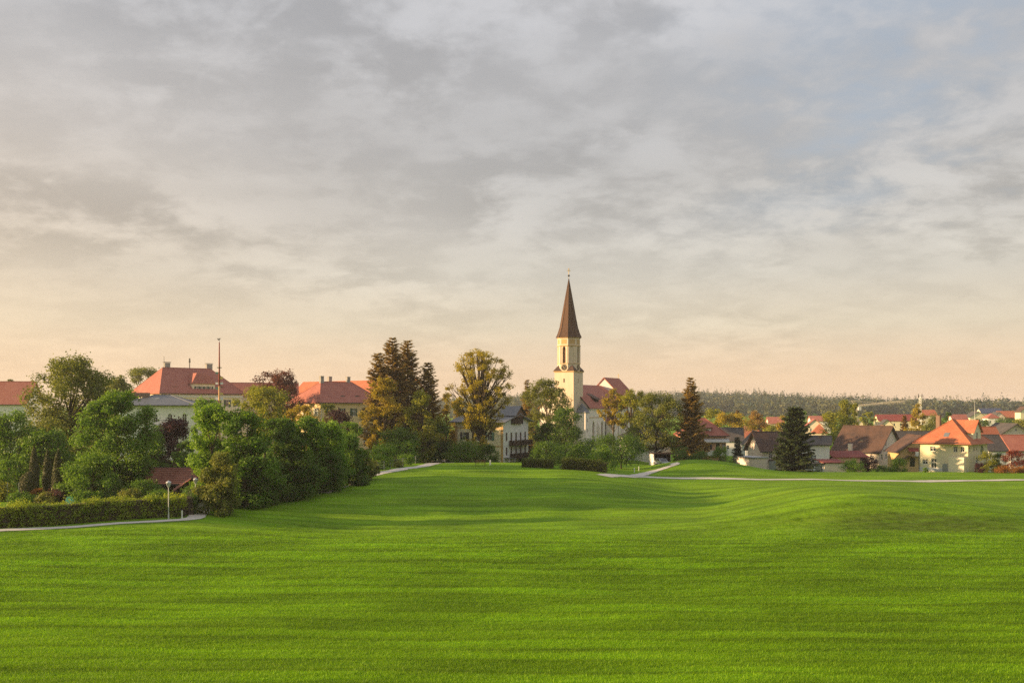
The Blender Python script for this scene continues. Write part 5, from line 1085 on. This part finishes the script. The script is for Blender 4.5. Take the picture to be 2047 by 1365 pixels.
for i, (px, py, top, w, m_, lb) in enumerate([
    (122, 1003, 975, 66, 'leaf_purple', 'low purple shrub behind the long hedge'), (14, 990, 915, 52, 'leaf_green', 'green bush at the garden end beside the yew dome'),
    (5, 1002, 962, 60, 'leaf_yellow', 'low yellowish bush behind the hedge end'), (150, 996, 965, 60, 'leaf_bright', 'bright green ground shrub between the yew cones'),
    (290, 1004, 958, 78, 'leaf_green', 'rounded green bush before the shed wall'), (225, 1000, 965, 80, 'leaf_deep', 'dark bush behind the hedge near the lone yew cone'),
    (45, 1004, 984, 60, 'leaf_green', 'low green border plants before the yew dome'), (100, 1005, 982, 50, 'leaf_olive', 'low olive border plants before the slender yew cone'), (172, 1006, 982, 60, 'leaf_green', 'low green border plants before the lone yew cone'), (325, 1010, 978, 60, 'leaf_green', 'green shrub between the hedge and the porch'), (258, 1008, 978, 60, 'leaf_olive', 'olive border shrub behind the hedge near the pale leaning post'), (78, 1000, 975, 30, 'leaf_orange', 'small orange flowering plant behind the hedge'), (205, 992, 930, 60, 'leaf_green', 'leafy shrub under the green maple'), (250, 985, 925, 66, 'leaf_deep', 'dark shrub filling beneath the green maple')]):
    x, d = gp(px, py); shrub('garden_shrub', lb, x, d, ZP(top, d) - Hs(x, d), w / F * d, m_, 230 + i, leaves=3800, size=.22, ncl=28, group='shrubs of the hedged garden')
x, d = gp(140, 1008); g = thing('garden_sign', 'round turquoise board on a post peeping over the long hedge', 'sign', (x, d, Hs(x, d)))
n = 20; rr = .52; zc = ZP(1000, d) - Hs(x, d)
MB().extrude([(rr * math.cos(2 * math.pi * i / n), 0, zc + rr * math.sin(2 * math.pi * i / n)) for i in range(n)], (0, -.03, 0), (0, .03, 0)).build('board', 'turquoise', g)
MB().tube([(0, .06, 0), (0, .06, zc)], .04, 6).build('post', 'metal_pale', g)
def lamp(px, py, top, label):
    x, d = gp(px, py); h = ZP(top, d) - Hs(x, d); r = thing('street_lamp', label, 'lamp', (x, d, Hs(x, d)), 0, 'lamps along the footpath')
    MB().tube([(0, 0, -.1), (0, 0, .5), (0, 0, .52), (0, 0, h - .62)], [.08, .08, .05, .045], 8).build('pole', 'metal_pale', r)
    MB().lathe([(.05, h - .66), (.12, h - .62), (.13, h - .58)], 8).build('collar', 'metal_pale', r)
    MB().lathe([(.13, h - .58), (.25, h - .2), (.25, h - .18)], 6).build('lantern', 'lamp_glass', r)
    for k in range(6):
        a = k * math.pi / 3; MB().tube([(.135 * math.cos(a), .135 * math.sin(a), h - .58), (.258 * math.cos(a), .258 * math.sin(a), h - .18)], .014, 4).build('lantern_bar', 'metal_pale', r)
    MB().lathe([(.30, h - .18), (.24, h - .08), (.07, h), (.02, h + .06)], 8).build('cap', 'metal_pale', r)
lamp(337, 1038, 961, 'pale lantern lamp standing in front of the long hedge')
lamp(391, 1016, 955, 'slim lantern lamp at the path bend beside the corner bush')
def post(px, py, h, w, m_, label, name='marker_post', cat='post', group=None):
    x, d = gp(px, py); r = thing(name, label, cat, (x, d, Hs(x, d)), 0, group); MB().box(-w / 2, w / 2, -w / 2, w / 2, -.1, h - .06).build('shaft', m_, r); MB().add([(-w / 2, -w / 2, h - .06), (w / 2, -w / 2, h - .06), (w / 2, w / 2, h - .06), (-w / 2, w / 2, h - .06), (0, 0, h)], [(0, 1, 4), (1, 2, 4), (2, 3, 4), (3, 0, 4)]).build('cap', m_, r)
post(364, 1040, 1.05, .1, 'trim_white', 'white marker post at the end of the long hedge')
post(217, 1002, 2.2, .12, 'metal_pale', 'pale leaning garden post behind the middle of the hedge')
post(38, 1003, 2.3, .08, 'metal_grey', 'thin grey pole beside the yew dome')
post(15, 1003, 2.3, .08, 'metal_grey', 'thin grey pole behind the hedge end, away from the dome')

# wire fence along the lane
fpts = [gp(730 + (868 - 730) * i / 11, 947 - 27 * (i / 11) ** .9) for i in range(12)]
fr = thing('wire_fence', 'low wire fence on pale posts beside the gravel lane', 'fence', (fpts[0][0], fpts[0][1], Hs(*fpts[0]))); fb = Vector((fpts[0][0], fpts[0][1], Hs(*fpts[0])))
tops = []
for x, y in fpts:
    z = Hs(x, y); MB().box(x - fb.x - .07, x - fb.x + .07, y - fb.y - .07, y - fb.y + .07, z - fb.z - .1, z - fb.z + 1.3).build('fence_post', 'stone_grey', fr); tops.append(Vector((x, y, z)) - fb)
for zz in (.4, .8, 1.2): MB().tube([tuple(p + Vector((0, 0, zz))) for p in tops], .016, 4).build('wire', 'metal_pale', fr)
for i in range(0, 11, 2):
    x = (fpts[i][0] + fpts[i + 1][0]) / 2; y = (fpts[i][1] + fpts[i + 1][1]) / 2
    shrub('fence_shrub', ['low leafy shrub growing through the wire fence at its thicket end', 'low leafy shrub growing behind the second fence bays', 'low leafy shrub behind the middle fence bays', 'low leafy shrub behind the fence past its middle', 'low leafy shrub behind the fence near the parked car', 'low leafy shrub behind the last fence bay'][i // 2], x, y + 1.6, 1.9 + .4 * math.sin(i), 3.2, 'leaf_green' if i % 4 else 'leaf_olive', 260 + i, leaves=2200, size=.2, group='shrubs along the wire fence')
# bench, table and marker stones before the villa
x, d = gp(960, 931); b_ = thing('park_bench', 'wooden bench on the grass before the round dark-green bush', 'bench', (x, d, Hs(x, d)), R(3))
for i in range(3): part_box('seat_slat', b_, 'wood_brown', -.9, .9, -.25 + i * .17, -.11 + i * .17, .43, .47)
for i in range(3): part_box('back_slat', b_, 'wood_brown', -.9, .9, .26, .29, .55 + i * .15, .66 + i * .15)
for sx in (-.75, .75):
    for y0 in (-.2, .22): part_box('leg', b_, 'metal_dark', sx - .03, sx + .03, y0 - .03, y0 + .03, -.05, .43 if y0 < 0 else .98)
post(980, 929, .8, .25, 'trim_white', 'squat white post beside the bench', 'gate_post')
post(1268, 944, .8, .15, 'trim_white', 'white gate pillar at the side road, shaded by the small dark tree', 'gate_post', group='white gate pillars')
post(1277, 941, .8, .15, 'trim_white', 'white gate pillar at the side road, standing clear of the tree', 'gate_post', group='white gate pillars')
a, b = gp(1042, 934), gp(1108, 937); hedge('clipped_hedge', 'low dark clipped hedge beside the villa balconies', (a[0], a[1] + 1), (b[0], b[1] + 1), 1.45, 1.3, 'hedge_dark', 270, 8000, .16, bump=.06)
a, b = gp(1122, 938), gp(1216, 946); hedge('clipped_hedge', 'longer clipped hedge below the dark conical tree and church', (a[0], a[1] + 1.2), (b[0], b[1] + 1.2), 1.9, 1.5, 'hedge_dark', 271, 12000, .16, bump=.08)
for i, (px, py, top, w, m_, lb) in enumerate([
    (1035, 922, 905, 30, 'leaf_green', 'small shrub below the lower villa balcony'), (1090, 930, 880, 64, 'leaf_deep', 'dark leafy shrub beyond the low clipped hedge'), (1150, 936, 885, 70, 'leaf_deep', 'dark shrub beyond the longer clipped hedge'),
    (1200, 938, 890, 60, 'leaf_green', 'green shrub between the longer hedge and the small dark tree'), (1415, 918, 898, 50, 'leaf_deep', 'dark shrub in the middle of the row under the salmon house'),
    (890, 920, 862, 46, 'leaf_deep', 'dark shrub shading the far side of the forecourt'), (850, 917, 868, 60, 'leaf_deep', 'dark bush behind the parked dark car'), (903, 925, 892, 22, 'leaf_deep', 'dark shrub at the villa wall beside the forecourt')]):
    x, d = gp(px, py); d += 6 if i in (5, 6) else 2; x = PX(px, d); shrub('shrub', lb, x, d, ZP(top, d) - Hs(x, d), w / F * d, m_, 280 + i, leaves=4200, size=.26, ncl=28)

# ------------------------------------------------------------------ forest on the far ridge (one mass)
def forest():
    rng = np.random.default_rng(77); Cs, Ts, Bs, tn = [], [], [], []
    n = 6500; px = rng.uniform(780, 2160, n); d = 960 + 640 * rng.uniform(0, 1, n) ** .8; x = (px - CX) / F * d
    keep = np.ones(n, bool)
    for a, b, e, f_ in ((1395, 1470, 960, 1120), (1740, 1810, 960, 1130), (1905, 2000, 1130, 1330), (2010, 2170, 960, 1080)): keep &= ~((px > a) & (px < b) & (d > e) & (d < f_))
    keep &= ~((px < 905) & (d < 1330)); x, d, px = x[keep], d[keep], px[keep]; z = H(x, d); n = len(x)
    con = rng.uniform(0, 1, n) < np.where(px > 1800, .25, .62); grove = .8 + .4 * (.5 + .5 * np.sin(x / 17. + 2 * np.sin(d / 40.)) * np.sin(x / 41. + d / 55.)); h = grove * np.where(con, rng.uniform(15, 23, n), rng.uniform(11, 17, n)); w = np.where(con, h * .14, h * .33); tt = rng.uniform(0, 1, n)
    m = 34; t = rng.uniform(0, 1, (n, m)); a = rng.uniform(0, 2 * math.pi, (n, m)); c3 = con[:, None]
    r = np.where(c3, (1 - t) ** .8 * w[:, None] * 1.15 * rng.uniform(.6, 1.1, (n, m)) + .2, np.sqrt(np.clip(1 - (2 * t - 1) ** 2, 0, 1)) * w[:, None] * rng.uniform(.6, 1.1, (n, m)))
    C = np.stack([x[:, None] + np.cos(a) * r, d[:, None] + np.sin(a) * r, z[:, None] + (.05 + .93 * t) * h[:, None]], -1)
    out = np.stack([np.cos(a), np.sin(a), np.where(c3, -.5, .4) * np.ones_like(a)], -1); out = unit(out + rng.normal(0, .3, out.shape)); side = unit(np.cross(out, rng.normal(0, 1, out.shape)))
    s = np.where(c3, 1.5 * (1.35 - t), 1.9)[..., None] * rng.uniform(.7, 1.3, (n, m, 1))
    tint = np.clip(.85 * tt[:, None] ** 1.5 + .25 * rng.uniform(0, 1, (n, m)) - .12 * con[:, None], 0, 1)
    me = quads_mesh('forest', C.reshape(-1, 3), (out * s).reshape(-1, 3), (side * s * .7).reshape(-1, 3), tint.ravel(), 'forest_leaf')
    o = linkobj('forest', me); tag(o, 'mixed forest covering the far ridge behind the town', None, None, 'stuff')
forest()

# ------------------------------------------------------------------ meadow grass (stuff, instanced tufts)
def grass():
    rng = np.random.default_rng(5); nb = 70; V = []; Fc = []; tn = []
    for i in range(nb):
        r = .34 * math.sqrt(rng.random()); a = rng.uniform(0, 6.283); b0 = Vector((r * math.cos(a), r * math.sin(a), -.02)); an = rng.uniform(0, 6.283); hh = rng.uniform(.07, .17); w = rng.uniform(.006, .012)
        dv = Vector((math.cos(an), math.sin(an), 0)); sd = Vector((-dv.y, dv.x, 0)); le = rng.uniform(.2, .9); k = len(V)
        p1 = b0 + Vector((0, 0, hh * .6)) + dv * hh * le * .25; p2 = b0 + Vector((0, 0, hh)) + dv * hh * le
        V += [b0 - sd * w, b0 + sd * w, p1 + sd * w * .8, p1 - sd * w * .8, p2]; Fc += [(k, k + 1, k + 2, k + 3), (k + 3, k + 2, k + 4)]; tn += [rng.random()] * 5
    me = bpy.data.meshes.new('grass_tuft'); me.from_pydata([tuple(v) for v in V], [], Fc); at = me.attributes.new('tint', 'FLOAT', 'POINT'); at.data.foreach_set('value', np.array(tn, np.float32)); me.materials.append(mat('grass_blade'))
    tuft = bpy.data.objects.new('grass_tuft', me)
    # points over the meadow in view, thinning with distance
    N = 170000; u = rng.uniform(0, 1, N); d = 27 * (112 / 27.) ** u; fade = rng.uniform(0, 1, N) > np.clip((d - 52) / 58, 0, 1); px = rng.uniform(-120, 2170, N); x = (px - CX) / F * d
    P = np.array(PATHS); ok = np.ones(N, bool); near = np.zeros(N, bool)
    for j in range(0, N, 20000):
        sl_ = slice(j, j + 20000); q = np.min((x[sl_, None] - P[None, :, 0]) ** 2 + (d[sl_, None] - P[None, :, 1]) ** 2 - (P[None, :, 2] + .15) ** 2, axis=1); ok[sl_] = q > 0; near[sl_] = q < 14.
    ok &= fade & ~((x < -26) & (d > 94)); x, d, near = x[ok], d[ok], near[ok]; z = H(x, d)
    row_ = .5 + .5 * np.sin(d * 1.05 + 6 * np.sin(x * .03) + .9 * np.sin(x * .11 + d * .2)); pat = .5 + .5 * np.sin(x * .45 + 2 * np.sin(d * .3)) * np.sin(d * .5 + x * .08)
    jit = rng.uniform(.75, 1.25, len(x)); sz = (.8 + .2 * row_ + .22 * pat) * jit * (1 - .55 * np.clip((d - 45) / 60, 0, 1)) * np.where(near, .35, 1.); sxy = (1 + np.clip((d - 40) / 80, 0, .6)) * jit; scl = np.stack([sxy, sxy, sz], 1)
    pm = bpy.data.meshes.new('grass'); pm.vertices.add(len(x)); pm.vertices.foreach_set('co', np.stack([x, d, z], 1).astype(np.float32).ravel())
    a = pm.attributes.new('scl', 'FLOAT_VECTOR', 'POINT'); a.data.foreach_set('vector', scl.astype(np.float32).ravel()); pm.update()
    o = linkobj('grass', pm); tag(o, 'short dense grass covering the meadow', None, None, 'stuff')
    ng = bpy.data.node_groups.new('grass_nodes', 'GeometryNodeTree'); ng.interface.new_socket('Geometry', in_out='INPUT', socket_type='NodeSocketGeometry'); ng.interface.new_socket('Geometry', in_out='OUTPUT', socket_type='NodeSocketGeometry')
    nn = ng.nodes; gi = nn.new('NodeGroupInput'); go = nn.new('NodeGroupOutput'); iop = nn.new('GeometryNodeInstanceOnPoints'); oi = nn.new('GeometryNodeObjectInfo'); oi.inputs['Object'].default_value = tuft
    na = nn.new('GeometryNodeInputNamedAttribute'); na.data_type = 'FLOAT_VECTOR'; na.inputs['Name'].default_value = 'scl'
    rv = nn.new('FunctionNodeRandomValue'); rv.data_type = 'FLOAT_VECTOR'; rv.inputs['Min'].default_value = (-.1, -.1, 0); rv.inputs['Max'].default_value = (.1, .1, 6.283)
    L = ng.links; L.new(gi.outputs[0], iop.inputs['Points']); L.new(oi.outputs['Geometry'], iop.inputs['Instance']); L.new(na.outputs[0], iop.inputs['Scale']); L.new(rv.outputs[0], iop.inputs['Rotation']); L.new(iop.outputs[0], go.inputs[0])
    md = o.modifiers.new('grass', 'NODES'); md.node_group = ng
grass()

# ------------------------------------------------------------------ haze
m = bpy.data.materials.new('haze'); m.use_nodes = True; nt = m.node_tree; nt.nodes.clear(); ou = nt.nodes.new('ShaderNodeOutputMaterial'); pv = nt.nodes.new('ShaderNodeVolumePrincipled')
pv.inputs['Color'].default_value = (.93, .96, 1., 1); pv.inputs['Density'].default_value = .00016; pv.inputs['Anisotropy'].default_value = .2; nt.links.new(pv.outputs[0], ou.inputs['Volume']); MATS['haze'] = m
hz = MB().box(-2610, 2610, -70, 2720, -6, 62).build('haze', 'haze'); tag(hz, 'thin evening haze over the valley', None, None, 'stuff'); hz.display_type = 'WIRE'
